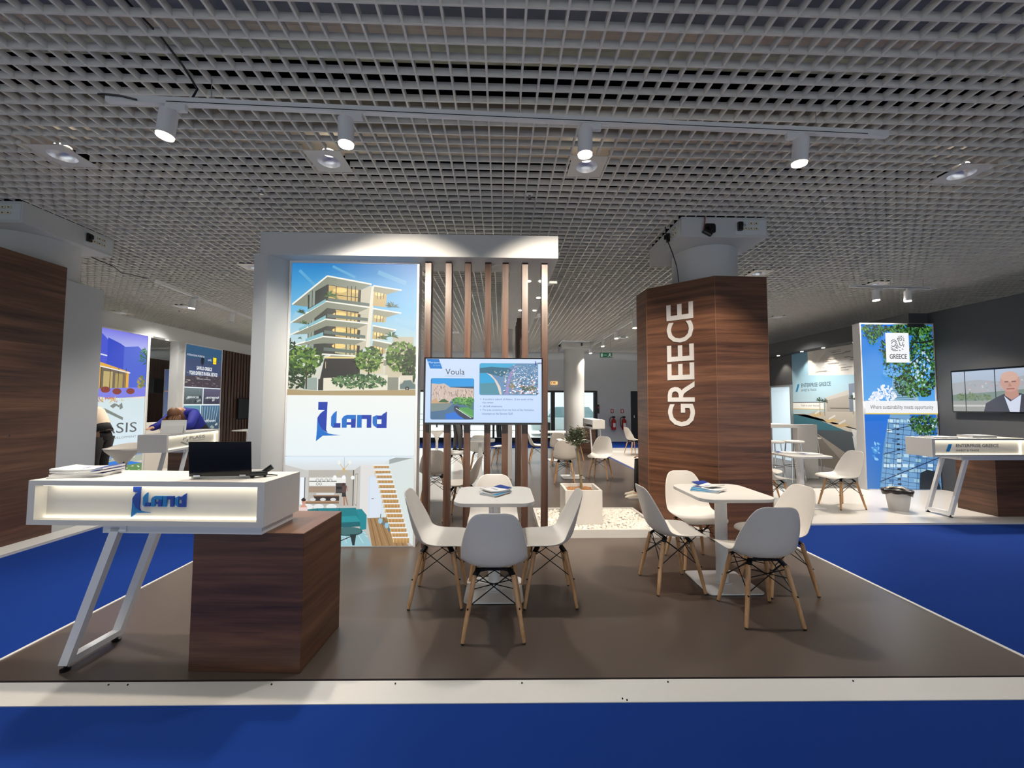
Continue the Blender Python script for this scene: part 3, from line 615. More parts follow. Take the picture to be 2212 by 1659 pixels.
for k in range(46):
    a = rd.random()*2*pi; e = rd.uniform(-.6,1.4); r = rd.uniform(.10,.19)
    tip = Vector((-.06+cos(a)*cos(e)*r, sin(a)*cos(e)*r, .64+sin(e)*r*.9)); base = Vector((-.06,0,.58+rd.random()*.08)); fo.tube([base,(base+tip)/2+Vector((0,0,.015)),tip],[.003,.002,.001],5)
    for q_ in range(34):
        t = rd.uniform(.35,1.12); c = base.lerp(tip,t); b = rd.random()*2*pi; g_ = rd.uniform(-.6,1.0); dv = Vector((cos(b)*cos(g_), sin(b)*cos(g_), sin(g_))); l_ = rd.uniform(.022,.042); sd = dv.cross(Vector((rd.random(),rd.random(),rd.random()))).normalized()*l_*.16
        fo.add([c, c+dv*l_*.5+sd, c+dv*l_, c+dv*l_*.5-sd], [(0,1,2,3)])
fo.build('crown', [M_LEAF], ol)

# ------------------------------------------------------------------ chair
def shell_mesh():
    st = [(.245,.418,.185,.004),(.232,.432,.212,.008),(.19,.438,.226,.018),(.12,.432,.233,.028),(.04,.424,.235,.036),(-.04,.420,.233,.046),(-.10,.426,.229,.060),(-.145,.448,.225,.072),(-.175,.485,.224,.078),(-.195,.535,.222,.076),(-.212,.60,.212,.062),(-.230,.67,.194,.046),(-.246,.735,.170,.032),(-.256,.78,.145,.02),(-.261,.802,.115,.012),(-.263,.812,.07,.006)]
    m = MB(); rings = []; N = 14
    for i,(y,z,hw,lip) in enumerate(st):
        a = st[max(i-1,0)]; b = st[min(i+1,len(st)-1)]; ty, tz = b[0]-a[0], b[1]-a[1]; l = math.hypot(ty,tz); ty/=l; tz/=l
        ny, nz = tz, -ty           # inner normal: up on the seat, forward on the back
        if nz < 0 and ny < 0: ny, nz = -ny, -nz
        row = []
        for k in range(N+1):
            u = -1+2*k/N; o = lip*(abs(u)**2.6); row.append((u*hw*(1-.04*abs(u)**4), y+ny*o, z+nz*o))
        rings.append(row)
    m.rings(rings, closed=False, caps=False); return m
CH0 = None
def make_chair():
    t = thing('shell_chair','-','chair')
    o = shell_mesh().build('shell', M_PLAS, t, smooth='all')
    so = o.modifiers.new('thick','SOLIDIFY'); so.thickness = .007; so.offset = 0; so.use_rim = True
    su = o.modifiers.new('sub','SUBSURF'); su.levels = 1; su.render_levels = 1
    for sx in (-1,1):
        for sy in (-1,1):
            lg = MB().cone((sx*.125,sy*.115,.385),(sx*.162,sy*.160,.17),.0165,.0155,14,caps=True); lg.cone((sx*.162,sy*.160,.17),(sx*.190,sy*.190,.006),.0155,.0115,14)
            l_ = lg.build('leg', M_BEECH, t, smooth=True)
            MB().cone((sx*.190,sy*.190,.007),(sx*.1915,sy*.1915,0),.0115,.011,12).build('foot_pad', M_BLACKP, l_)
            MB().cone((sx*.162-.0,sy*.160-.017*sy,.20),(sx*.162,sy*.160+.018*sy,.20),.005,.005,8).build('bolt', M_BLACKM, l_)
    w = MB()
    for sy in (-1,1):
        for a, b in ((-1,1),(1,-1)):
            w.tube([(a*.118,sy*.108,.40),(b*.158,sy*.150,.205)], .0035, 6); w.tube([(sy*.118,a*.108,.40),(sy*.155,b*.150,.215)], .0035, 6)
            w.tube([(a*.142,sy*.128,.30),(b*.128,sy*.118,.36)], .0032, 6)
    w.build('wire_brace', M_BLACKM, t)
    b = MB()
    for sx in (-1,1):
        for sy in (-1,1): b.bar((sx*.095,sy*.085,.414),(sx*.13,sy*.12,.372),.03,.02)
    b.bar((0,-.09,.412),(0,.09,.412),.02,.012); b.bar((-.10,.09,.412),(.10,.09,.412),.02,.012); b.bar((-.10,-.09,.412),(.10,-.09,.412),.02,.012)
    b.build('bracket', M_BLACKM, t); return t
CH0 = make_chair(); used = [0]
def chair(x, y, face, lab, group=None):
    """face: heading of the seat front in degrees, 0 = away from camera (+Y), 90 = -X"""
    c = CH0 if not used[0] else copy_tree(CH0); used[0] = 1
    c.location = (x,y,.003); c.rotation_euler = (0,0,R(face)); c['label'] = lab; c['category'] = 'chair'
    if group: c['group'] = group
    return c
G_A, G_B, G_C = 'chairs around the left front table','chairs around the right front table','chairs in the hall behind the stand'
chair(-.465,3.165,-90,'white shell chair at left of the left front table, side on facing right',G_A)
chair(.37,3.155,90,'white shell chair at right of the left front table, side on facing left',G_A)
chair(-.038,2.742,0,'nearest white shell chair at the left front table, back turned to us',G_A)
chair(-.06,3.60,180,'white shell chair behind the left front table, facing us',G_A)
chair(1.41,3.345,-88,'white shell chair at left of the right front table, facing right towards the totem side',G_B)
chair(1.83,3.80,182,'white shell chair behind the right front table against the totem',G_B)
chair(1.833,2.865,-3,'nearest white shell chair at the right front table, back turned to us',G_B)
chair(2.265,3.285,92,'white shell chair at right of the right front table, next to the blue aisle',G_B)
chair(4.99,5.80,92,'white shell chair between the small right table and the tree-and-tower light box',G_C)
chair(3.88,5.72,-85,'white shell chair half hidden by the totem, left of the small right table',G_C)
chair(4.15,6.35,-150,'white shell chair behind the small right table, nearest the totem',G_C)
chair(2.03,8.14,150,'white shell chair standing alone behind the olive tree, facing us',G_C)
chair(1.22,7.68,-8,'shaded shell chair behind the olive tree, back turned to us',G_C)
chair(.92,10.15,-90,'white shell chair far back seen side on between the last two slats',G_C)
chair(1.42,9.72,-15,'white shell chair far back just right of the last slat',G_C)
chair(1.95,10.6,100,'white shell chair at right of the far rear table',G_C)
chair(3.95,11.9,-75,'white shell chair far back beside the red extinguishers, left of the dark door',G_C)
chair(-.50,5.28,80,'white shell chair side on directly behind the slats and left front table',G_C)
chair(-.99,6.12,5,'shaded shell chair seen between the first two slats, back turned',G_C)
chair(-.93,8.5,-80,'white shell chair side on seen between second and third slats',G_C)
chair(-.47,8.95,0,'white shell chair back seen between third and fourth slats',G_C)
chair(.02,9.9,70,'white shell chair far back seen between fourth and fifth slats',G_C)
chair(-5.75,7.7,-100,'white shell chair behind the reception desk of the left rear stand',G_C)
chair(-5.0,8.6,160,'white shell chair further back behind the left rear reception desk',G_C)
chair(-6.45,10.9,100,'white shell chair beside the walnut slat wall at left rear',G_C)

# ------------------------------------------------------------------ tables
def make_table():
    t = thing('pedestal_table','-','table')
    MB().prism(rrect(.61,.61,.11,8),.733,.76).build('tabletop', M_WHITE, t, bevel=.004)
    MB().lathe([(.047,.022),(.047,.733)], n=32).build('pole', M_METALW, t, smooth=True)
    MB().prism(rrect(.45,.45,.04,5),.006,.016).build('base_plate', M_METALW, t, bevel=.003)
    MB().lathe([(.07,.0165),(.07,.022)], n=32).build('collar', M_METALW, t)
    return t
T0 = make_table(); tu = [0]
def table(x, y, rz, lab, group='white pedestal tables'):
    t = T0 if not tu[0] else copy_tree(T0); tu[0] = 1
    t.location = (x,y,-.003); t.rotation_euler = (0,0,R(rz)); t['label'] = lab; t['category'] = 'table'; t['group'] = group; return t
table(-.045,3.27,0,'white pedestal table left of centre in front of the slats')
table(1.852,3.365,0,'white pedestal table in front of the walnut totem')
table(4.43,5.86,0,'white pedestal table beyond the totem near the right rear light box')
table(1.47,8.22,0,'white pedestal table behind the olive tree')
table(1.5,10.75,0,'white pedestal table far back in front of the glazed doors')
table(-.42,8.25,0,'white pedestal table seen between the slats below the screen')
table(-6.95,11.3,0,'white pedestal table at the foot of the left walnut slat wall')

# brochures
def brochure(x, y, z, rz, lab, w=.15, l=.21, th=.006, top='white', group='brochures on the tables', curl=0.0):
    t = thing('brochure', lab, 'brochure', (x,y,z), R(rz), group)
    m = MB(); N = 6; rows = []
    for k in range(N+1):
        u = -l/2+l*k/N; zz = curl*(abs(u)/(l/2))**2*.02; rows.append([(-w/2,u,zz),(w/2,u,zz),(w/2,u,zz+th),(-w/2,u,zz+th)])
    m.rings(rows); m.build('pages', M_PAPER, t)
    c = MB(); rows = []
    for k in range(N+1):
        u = -l/2+l*k/N; zz = curl*(abs(u)/(l/2))**2*.02+th; rows.append([(-w/2,u,zz+.0003),(w/2,u,zz+.0003)])
    c.rings(rows, closed=False, caps=False)
    cv = c.build('cover', {'white':M_PAPER,'teal':M_PTEAL,'blue':M_PBLUE}[top], t)
    if top == 'white':
        b = MB(); z2 = curl*.02+th+.0008; zz2 = curl*.4*.02+th+.0008
        b.add([(-w/2,l/2,z2),(w/2,l/2,z2),(w/2,l/2-.045,zz2),(-w/2,l/2-.075,zz2)],[(0,1,2,3)]); b.build('blue_corner', M_PBLUE, cv)
        g_ = MB()
        for tt, poly in logo_shapes(): g_.add([(-.035+(a-532)*.00011, .01-(b_-288)*.00011, th+.0009+curl*.0008) for a,b_ in poly],[tuple(range(len(poly)))])
        g_.build('logo', M_BLUEL, cv)
    return t
zt = .7575
for i,(dx,dy,rz,top,th,cu) in enumerate(((.0,-.01,-38,'teal',.008,0),(.012,-.014,-35,'teal',.007,0),(-.004,.0,-45,'white',.007,0),(.004,.004,-52,'white',.009,.6))):
    brochure(-.04+dx,3.29+dy,zt,rz,'brochure on the left front table, '+['lowest of its stack','second from the bottom','third from the bottom','topmost, white with blue corner'][i],top=top,th=th,curl=cu); zt += th+.001
zt = .7575
for i,(dx,dy,rz,top,th,cu) in enumerate(((-.045,-.03,60,'teal',.008,0),(-.01,-.02,42,'teal',.007,0),(.01,-.01,28,'white',.008,0),(.015,.03,22,'white',.008,.9))):
    brochure(1.765+dx,3.40+dy,zt,rz,'brochure on the table by the totem, '+['lowest, bright blue cover','second from the bottom, blue cover','third from the bottom','topmost, white and curling'][i],top=top,th=th,curl=cu); zt += th+.001
for i,(x,y,rz) in enumerate(((4.30,5.95,70),(4.52,5.80,95))):
    brochure(x,y,.7575,rz,['grey brochure pile at left on the small right rear table','grey brochure pile at right on the small right rear table'][i],top='white',th=.02,w=.2,l=.27)
brochure(-6.95,11.25,.7575,10,'blue covered brochure on the table by the left slat wall',top='teal',th=.02)

# ------------------------------------------------------------------ reception desks
def desk(lab, loc, rz, brand):
    t = thing('reception_desk', lab, 'reception desk', loc, rz)
    Wd, Dp, z0, z1 = 1.344, .35, .80, 1.045; b = MB(); e = .028
    b.box(0,Wd,0,Dp,z1-e,z1); b.box(0,Wd,0,Dp,z0,z0+e); b.box(0,e+.012,0,Dp,z0+e,z1-e); b.box(Wd-e-.012,Wd,0,Dp,z0+e,z1-e); b.box(e+.012,Wd-e-.012,.06,.075,z0+e,z1-e)
    b.box(e+.012,Wd-e-.012,Dp-.02,Dp-.012,z0+.1,z1-e)
    b.build('counter', M_WHITE, t)
    l_ = MB(); x0, x1 = e+.013, Wd-e-.013
    l_.box(x0+.03,x1,.012,.054,z1-e-.003,z1-e-.0005); l_.box(x0,x1,.050,.058,z0+e+.0005,z0+e+.003); l_.box(x1-.003,x1-.0005,.048,.058,z0+e+.006,z1-e-.006)
    l_.build('light_strip', M_LED, t)
    MB().box(.42,Wd-.02,.02,Dp-.03,.755,.80).build('under_plate', M_METALW, t)
    cb = MB().box(.92,1.547,.045,.515,0,.755).build('cabinet', M_WALNUT, t, bevel=.002)
    MB().box(.922,1.545,.047,.513,.7552,.7562).build('cabinet_top', M_WALTOP, t)
    fr = MB(); w_, h_ = .05, .035
    for y in (.03,.31):
        fr.add([(x+dx,y+dy,z) for z,x in ((.035,.215),(.79,.475)) for dx,dy in ((0,-.0175),(w_,-.0175),(w_,.0175),(0,.0175))],[(3,2,1,0),(4,5,6,7),(0,1,5,4),(1,2,6,5),(2,3,7,6),(3,0,4,7)])
    fr.add([(x,y,z) for z,xx in ((.035,.215),(.075,.229)) for x,y in ((xx,.03),(xx+w_,.03),(xx+w_,.31),(xx,.31))],[(3,2,1,0),(4,5,6,7),(0,1,5,4),(1,2,6,5),(2,3,7,6),(3,0,4,7)])
    fr.box(.45,.56,.0125,.3275,.765,.80)
    fr.build('leg_frame', M_METALW, t)
    for y in (.03,.31): MB().lathe([(.022,0),(.024,.012),(.008,.016),(.008,.036)],.24,y,16).build('foot', M_BLACKP, t)
    g_ = MB()
    if brand == 'blue':
        for tt, poly in logo_shapes():
            k = .000478; X0 = .545; Z0 = 1.012; n = len(poly)
            vs = [(X0+(a-532)*k*1.0, y, Z0-(b_-288)*k) for y in (.052,.0605) for a,b_ in poly]
            g_.add(vs,[tuple(range(n)),tuple(range(2*n-1,n-1,-1))]+[(i,(i+1)%n,n+(i+1)%n,n+i) for i in range(n)], 0 if tt=='a' else 1)
        g_.build('logo', [M_BLUEL,M_BLUEM], t)
    else:
        def tx(s_, x0, x1, za, zb, mi, bold=.0):
            gg, fs, w, h = text_geo(s_, bold); g_.add([(x0+x/w*(x1-x0), .058, za+y/h*(zb-za)) for x,y in gg], fs, mi)
        if brand == 'plasis':
            tx('PLASIS',.62,1.02,.925,.975,0); tx('REAL ESTATE + DEVELOPMENT',.62,1.02,.895,.908,0)
            for q_ in ([(.40,.90),(.43,.915),(.60,.86),(.565,.845)],[(.45,.94),(.48,.975),(.50,.96),(.47,.925)],[(.50,.955),(.55,.985),(.56,.975),(.52,.945)],[(.54,.90),(.57,.94),(.59,.93),(.57,.895)]): g_.add([(x,.0585,z) for x,z in q_],[(0,1,2,3)],1)
            g_.build('logo', [M_DGREY, mat('logo_mid_grey',(130,134,136),.4)], t)
        else:
            tx('ENTERPRISE GREECE',.40,1.0,.925,.968,0,.008); tx('INVEST & TRADE',.40,.72,.868,.892,0,.006)
            g_.add([(x,.0585,z) for x,z in ((.255,.865),(.305,.865),(.345,.965),(.295,.965))],[(0,1,2,3)],1)
            g_.build('logo', [M_DGREY, M_BLUEM], t)
    return t
desk('large white reception desk at lower left with glowing blue word logo over walnut block',(-2.641,2.344,0),R(-3.07),'blue')
desk('white reception desk at right with glowing recess and dark two line lettering',(5.735,5.20,0),R(.5),'eg')
desk('white reception desk at left rear with glowing recess and thin grey lettering',(-4.58,5.66,0),R(98.4),'plasis')
desk('white open backed reception desk beside the rear column and extinguishers',(2.95,11.3,0),R(90),'none')

# things on the front desk
DK = Matrix.Translation((-2.641,2.344,0)) @ Matrix.Rotation(R(-3.07),4,'Z')
def on_desk(x, y): v_ = DK @ Vector((x,y,0)); return v_.x, v_.y
lp = thing('laptop','black laptop seen from behind, open on the front reception desk','laptop',(-1.63,2.44,1.045),R(4))
MB().box(-.165,.165,-.03,.20,.0,.014).build('base', mat('laptop_silver',(190,188,184),.35,metal=.5), lp, bevel=.003)
ld = MB(); ld.xf = Matrix.Translation((0,-.035,.008)) @ Matrix.Rotation(R(5),4,'X'); ld.box(-.17,.17,-.006,.002,.004,.205); ld.build('lid', M_GLOSSB, lp, bevel=.002)
for x in (-.125,.125): MB().box(x-.018,x+.018,-.048,-.03,.010,.022).build('hinge', M_CHROME, lp, bevel=.002)
px, py = on_desk(1.215,.16)
sc = thing('card_terminal','small black handheld device lying right of the laptop','handheld device',(px,py,1.045),R(25))
a_ = MB(); a_.box(-.055,.035,-.022,.022,.008,.034); a_.box(-.05,-.03,-.03,.03,0,.012); a_.box(.015,.03,-.026,.026,.0,.012); a_.build('body', M_BLACKP, sc, bevel=.006)
a_ = MB(); a_.xf = Matrix.Translation((.02,.02,.030)) @ Matrix.Rotation(R(-35),4,'Y'); a_.cone((-.03,0,0),(.045,0,0),.013,.016,14); a_.build('barrel', M_BLACKP, sc, smooth=True)
a_ = MB(); a_.tube([(.03,0,.012),(.06,.02,.006),(.085,.0,.004)], .003); a_.build('cable', M_BLACKP, sc)
BR = [(.16,.17,10,.010,0),(.17,.175,4,.010,0),(.175,.17,-6,.010,.3),(.165,.18,2,.010,.5)]
zt = 1.0452
for i,(x,y,rz,th,cu) in enumerate(BR):
    px, py = on_desk(x-.02,y)
    brochure(px,py,zt,rz-82,'brochure at the left end of the front reception desk, '+['lowest','second up','third up','topmost with blue corner'][i],w=.18,l=.26,th=th,group='brochures on the front desk',curl=cu); zt += th+.0008
brochure(-4.83,6.0,1.0455,20,'flat leaflet at the near end of the left rear desk',w=.1,l=.2)
tb = thing('tablet_computer','silver tablet with kickstand on the left rear desk, in front of the bending person','tablet',(-4.77,6.0,1.046),R(30))
a_ = MB(); a_.xf = Matrix.Rotation(R(-22),4,'X'); a_.box(-.145,.145,0,.009,0,.2); a_.build('body', mat('tablet_silver',(206,206,204),.35,metal=.3), tb, bevel=.002)
a_ = MB(); a_.add([(-.12,-.13,0),(.12,-.13,0),(.12,.03,.10),(-.12,.03,.10),(-.12,-.133,.003),(.12,-.133,.003),(.12,.027,.103),(-.12,.027,.103)],[(0,1,2,3),(7,6,5,4),(0,4,5,1),(1,5,6,2),(2,6,7,3),(3,7,4,0)]); a_.build('kickstand', mat('tablet_grey',(186,186,186),.4), tb)
for i,(x,y,th) in enumerate(((6.0,5.36,.015),(6.62,5.42,.03))): brochure(x,y,1.0455,88,['brochure pile at the left end of the right desk','thicker brochure pile at the right end of the right desk'][i],w=.2,l=.33,th=th)

# bar, stools, bin
br = thing('bar_counter','white high bar counter block behind the small right table','bar counter',(0,0,0))
MB().box(6.02,6.43,8.0,8.12,0,1.09).build('end_panel', M_WHITE, br)
MB().box(4.6,6.019,8.0,8.6,1.02,1.09).build('worktop', M_WHITE, br)
MB().box(4.6,4.72,8.05,8.55,0,1.02).build('leg', M_WHITE, br)
def stool(x, y, lab):
    t = thing('bar_stool', lab, 'bar stool', (x,y,.006), 0, 'round bar stools by the mural')
    MB().lathe([(.02,.74),(.17,.745),(.185,.765),(.18,.785),(.02,.79)], n=24).build('seat', M_WHITE, t, smooth=True)
    for a in range(4): MB().tube([(.12*cos(a*pi/2+.78),.12*sin(a*pi/2+.78),.745),(.19*cos(a*pi/2+.78),.19*sin(a*pi/2+.78),0)],.011).build('leg', M_CHROME, t, smooth=True)
    MB().tube([(.15*cos(i*pi/8),.15*sin(i*pi/8),.3) for i in range(17)],.008).build('foot_ring', M_CHROME, t)
stool(5.70,7.70,'white round bar stool right in front of the bar counter'); stool(5.28,7.66,'white round bar stool partly behind the totem edge'); stool(6.62,8.42,'white round bar stool at the right end of the bar counter')
def tulip(x, y, s_, rz, lab):
    t = thing('tulip_stool', lab, 'bar stool', (x,y,0), R(rz), 'white moulded bar stools')
    pr = []
    m = MB(); rings = []; N = 20
    for r,z,k in ((.20,.0,0),(.19,.02,0),(.05,.05,0),(.035,.20,0),(.035,.45,0),(.055,.55,0),(.12,.64,.1),(.20,.72,.3),(.225,.76,1),(.205,.755,.9),(.13,.70,.2),(.02,.69,0)):
        rings.append([(r*s_*cos(2*pi*i/N), r*s_*sin(2*pi*i/N)*.95, (z+k*.06*max(0,sin(2*pi*i/N)))*s_) for i in range(N)])
    m.rings(rings); m.build('shell', M_PLAS, t, smooth='all')
    MB().cone((.03*s_,-.03*s_,.56*s_),(.07*s_,-.06*s_,.56*s_),.008,.008,8).build('lever', M_BLACKP, t)
tulip(-5.66,6.22,1.06,0,'white moulded bar stool at left in front of the mountain-and-sea light box'); tulip(-1.76,11.2,1.0,0,'white moulded bar stool seen between the first two slats')
bn = thing('waste_bin','white waste bin with black liner beside the right desk','waste bin',(5.66,5.62,.002))
MB().rings([[(r*cos(2*pi*i/24),r*sin(2*pi*i/24),z) for i in range(24)] for r,z in ((.105,0),(.145,.27),(.138,.27),(.10,.01))],caps=True).build('bin', M_WHITE, bn, smooth=True)
rd = random.Random(2); rr = []
for r,z in ((.02,.10),(.11,.12),(.125,.24),(.15,.278),(.175,.27),(.165,.235),(.155,.215)): rr.append([(r*(1+.10*sin(3*2*pi*i/24+1))*cos(2*pi*i/24), r*(1+.06*rd.random())*sin(2*pi*i/24), z+.022*rd.random()+(.03 if r<.16 else 0)*sin(2*pi*i/24*2)) for i in range(24)])
MB().rings(rr,caps=False).build('liner', mat('bag_black',(30,24,24),.35), bn, smooth='all')

# ------------------------------------------------------------------ right-hand stand
rw = MB(); rw.box(7.80,8.0,3.4,13.0,0,3.17); rw.box(7.45,7.80,7.05,13.0,2.84,3.17)
struct('wall_charcoal_right', rw, M_DARKW)
for y in (10.72,9.86,9.19,8.35,7.6): tag(MB().lathe([(.035,2.838),(.035,2.832)],7.6,y,16).build('recessed_spot', M_SMALL), {10.72:'recessed spot in the charcoal fascia nearest the totem',9.86:'second recessed spot from the totem in the charcoal fascia',9.19:'third recessed spot from the totem in the charcoal fascia',8.35:'recessed spot in the charcoal fascia nearest the light box',7.6:'recessed spot in the charcoal fascia behind the light box'}[y],'spotlight','spots under the charcoal fascia')
# mural (u: 0 = far/left end at Y 10.47, 1 = near end)
mu = thing('wall_mural','large printed mural of a pool terrace on the charcoal wall','wall mural',(7.785,10.47,0),R(-90))
# picture runs along local X = towards camera (-Y world); facing -X world
p = Pic(0,0,200,285,2.3,2.84)
p.rect(0,0,200,170,(110,158,186),(176,196,200)); p.poly([(48,0),(200,0),(200,70),(120,66),(50,60)],(186,184,180)); p.poly([(48,0),(104,0),(50,60)],(204,202,196))
rd = random.Random(4)
for k in range(34): x = rd.uniform(60,190); y = rd.uniform(4,56); p.line(x,y,x+rd.uniform(10,30),y+rd.uniform(-1,1),rd.uniform(.8,2),rd.choice([(120,116,112),(150,146,142),(96,94,92)])) if x > 60+(64-y)*.8 else None
p.poly([(92,118),(168,96),(168,104),(200,90),(200,170),(92,168)],(176,172,166)); p.poly([(96,124),(160,110),(160,160),(96,160)],(158,152,144)); p.rect(104,142,150,144,(90,86,80))
p.poly([(150,88),(200,84),(200,200),(150,196)],(110,122,140)); p.rect(158,108,170,150,(206,216,222)); p.rect(176,104,200,150,(206,216,222))
p.text('ENTERPRISE GREECE',27,80,108,90,(44,62,74),.012); p.text('INVEST & TRADE',27,95,70,101,(70,84,94),.01); p.poly([(9,101),(15,101),(22,81),(16,81)],(30,110,150))
p.rect(0,128,88,130,(70,78,90)); p.rect(0,130,88,145,(226,224,218)); p.text('Yield to your desires',24,134,76,141,(70,70,76)); p.rect(0,145,88,146.5,(196,170,70))
p.poly([(0,160),(40,160),(140,194),(0,200)],(54,106,120)); p.poly([(0,160),(40,160),(200,196),(200,206),(140,194),(30,158)],(190,184,172)); p.poly([(60,152),(200,150),(200,196),(40,160)],(180,174,162))
p.poly([(0,200),(140,194),(200,204),(200,285),(150,260),(70,204)],(76,84,90)); p.poly([(40,206),(66,204),(170,262),(160,285),(120,285),(80,250),(40,240)],(150,142,132)); p.poly([(0,205),(66,204),(150,285),(0,285)],(120,112,104))
for x,y in ((50,160),(86,172),(110,182)): p.poly([(x,y),(x+26,y-5),(x+40,y),(x+12,y+6)],(196,172,128)); p.line(x+14,y-3,x+30,y-12,4,(214,210,204))
for x,y,r in ((78,126,10),(90,128,9),(158,122,9),(182,120,14)):
    p.line(x,y,x,y+34,1.6,(120,116,100))
    for k in range(14): a = rd.uniform(-pi,0.4); p.line(x,y,x+cos(a)*r,y+sin(a)*r,1.3,(44,62,50))
p.poly([(156,190),(200,186),(200,214),(160,214)],(92,96,102)); p.poly([(154,204),(184,206),(192,244),(160,246)],(206,210,212)); p.poly([(152,188),(164,190),(172,206),(156,204)],(214,214,212))
p.build('print', P_MAT, mu)
dr = MB(); dr.box(7.74,7.80,10.5,11.25,0,1.98); struct('door_2', dr, mat('frosted_panel',(206,222,230),.3,emis=(.62,.80,.92),es=.55))
fr_ = MB(); fr_.box(7.72,7.80,10.47,10.5,0,2.03); fr_.box(7.72,7.80,11.25,11.3,0,2.03); fr_.box(7.72,7.80,10.5,11.25,1.98,2.03); struct('door_2_frame', fr_, mat('grey_metal',(150,152,152),.4,metal=.4))
# tree and tower light box
p = Pic(655,225,1165,1305,1.32,2.94)
p.rect(655,225,1165,735,(28,120,220),(84,164,232)); p.rect(655,822,1165,1305,(20,110,216),(60,120,190))
p.poly([(845,735),(875,560),(1000,600),(1050,735)],(150,190,214))
for k in range(12): y = 600+k*11; p.line(872-k*2.2,y,1020,y+4,4,(60,110,150))
for x,y,r in ((740,700,34),(780,680,40),(820,655,40),(790,720,44),(850,700,40),(720,722,24)): p.leaves(x,y,r,r*.7,26,9,[(236,240,250),(206,220,244),(244,246,252)],int(x+y),.8)
LF = [(26,62,30),(40,92,36),(70,128,52),(12,30,20),(104,160,84),(18,44,26)]
p.leaves(1010,262,165,36,420,13,LF,51,.45); p.leaves(760,262,95,36,190,11,LF,52,.45); p.leaves(735,320,38,44,80,9,LF,53,.4); p.leaves(740,300,70,24,90,10,LF,62,.4)
p.leaves(1090,470,95,235,900,13,LF,54,.45); p.leaves(900,480,100,120,420,12,LF,55,.45); p.leaves(990,620,120,90,420,12,LF,56,.45); p.leaves(815,390,40,60,80,10,LF,57,.45); p.leaves(860,540,70,40,60,11,[(70,150,226),(110,180,236)],63,.6); p.leaves(1060,520,70,120,70,10,[(90,170,236),(190,220,240)],64,.7)
p.path([(1165,330),(1090,350),(1020,350),(960,440)],8,(24,22,20)); p.path([(1165,470),(1060,440),(980,500)],6,(24,22,20)); p.rect(980,225,1100,250,(8,14,16)) 
p.rect(820,288,985,484,(244,246,248))
inkc = (44,48,56); T = lambda *pts: p.path([(820+a,288+b) for a,b in pts],4.2,inkc)
for k in range(7): a = -pi+.35+k*pi/6.2*1.02; T((108+cos(a)*16,44+sin(a)*16),(108+cos(a)*27,44+sin(a)*27))
T((98,48),(96,38),(106,32),(116,40),(112,50),(100,48)); T((38,56),(52,46),(66,48),(80,58)); T((42,66),(60,54),(76,66),(88,92),(104,98)); T((84,38),(96,62),(102,84),(116,84),(124,60)); T((38,84),(50,90),(62,88),(72,70)); T((64,92),(82,104),(76,88),(70,80)); T((36,96),(50,108),(70,108)); T((36,108),(56,118),(84,116)); T((92,112),(104,118)); T((112,104),(124,110)); T((128,74),(126,92)); T((40,74),(46,70)); T((96,72),(104,74))
p.text('GREECE',844,428,966,460,inkc,.02)
p.poly([(735,1305),(770,1040),(805,890),(830,822),(960,822),(1165,1010),(1165,1305)],(90,140,190)); p.poly([(830,822),(965,822),(990,930),(1000,1305),(735,1305),(800,920)],(110,160,206))
rd = random.Random(7)
for k in range(15):
    y = 846+k*32; w0 = (y-822)/483
    p.line(826-w0*92,y,1165,y+30+w0*40,3,(34,66,104))
    for x in (870-w0*10,): p.rect(x,y+4,x+18+w0*8,y+14,(14,20,34))
    for x in range(0,8):
        if rd.random() < .4: xx = 815-w0*70+x*44; p.poly([(xx,y+8),(xx+36,y+10),(xx+36,y+30),(xx,y+28)],rd.choice([(176,214,236),(206,230,240),(70,120,170),(150,190,210)]))
for x in (800,850,905,960,1020,1080,1130): p.line(x+20,850,x-30,1305,3,(34,66,104))
p.line(800,930,975,895,5,(20,44,80)); p.line(770,1080,1165,985,5,(20,44,80)); p.line(740,1255,1165,1100,6,(20,44,80))
p.leaves(1060,880,110,55,230,12,LF,58,.45); p.leaves(1010,905,40,34,40,10,LF,59,.4); p.poly([(1010,1305),(1020,1200),(1070,1180),(1130,1190),(1160,1305)],(14,30,44)); p.leaves(720,1060,24,70,20,14,[(70,150,220),(140,200,240)],60); p.leaves(1080,940,70,36,90,10,LF,61,.45)
p.rect(655,735,1165,818,(240,242,244)); p.rect(655,815,1165,822,(226,200,70)); p.text('Where sustainability meets opportunity',690,762,1135,795,(78,84,92))
light_box('light box at right with tree branches and glass tower behind the waste bin', 6.42, 6.95, 1.365, 2.96, 0, p, .14)
# presenter screen
p = Pic(1255,545,1720,775,1.22,.66)
p.rect(1255,545,1720,775,(176,190,210),(150,160,168)); p.poly([(1255,610),(1400,596),(1500,612),(1620,585),(1720,600),(1720,660),(1255,680)],(166,170,176)); p.poly([(1255,680),(1720,650),(1720,700),(1255,720)],(120,140,130)); p.leaves(1330,690,70,22,60,9,[(92,116,84),(116,134,100)],71); p.leaves(1410,700,50,20,40,9,[(92,116,84),(116,134,100)],72); p.rect(1255,715,1480,775,(150,154,150)); p.rect(1255,738,1430,748,(196,196,192))
for k in range(60): x = rd.uniform(1340,1715); y = rd.uniform(600,660); p.rect(x,y,x+8,y+5,rd.choice([(206,204,200),(186,184,184),(150,156,164),(200,150,150)]))
for x in (1325,1480,1670): p.rect(x,545,x+5,775,(50,58,70))
p.poly([(1420,775),(1432,730),(1480,700),(1520,680),(1590,675),(1660,700),(1710,740),(1716,775)],(58,62,76)); p.poly([(1522,690),(1550,720),(1600,684),(1588,775),(1545,775)],(206,214,232)); p.poly([(1528,650),(1586,650),(1590,690),(1556,712),(1526,688)],(186,140,126))
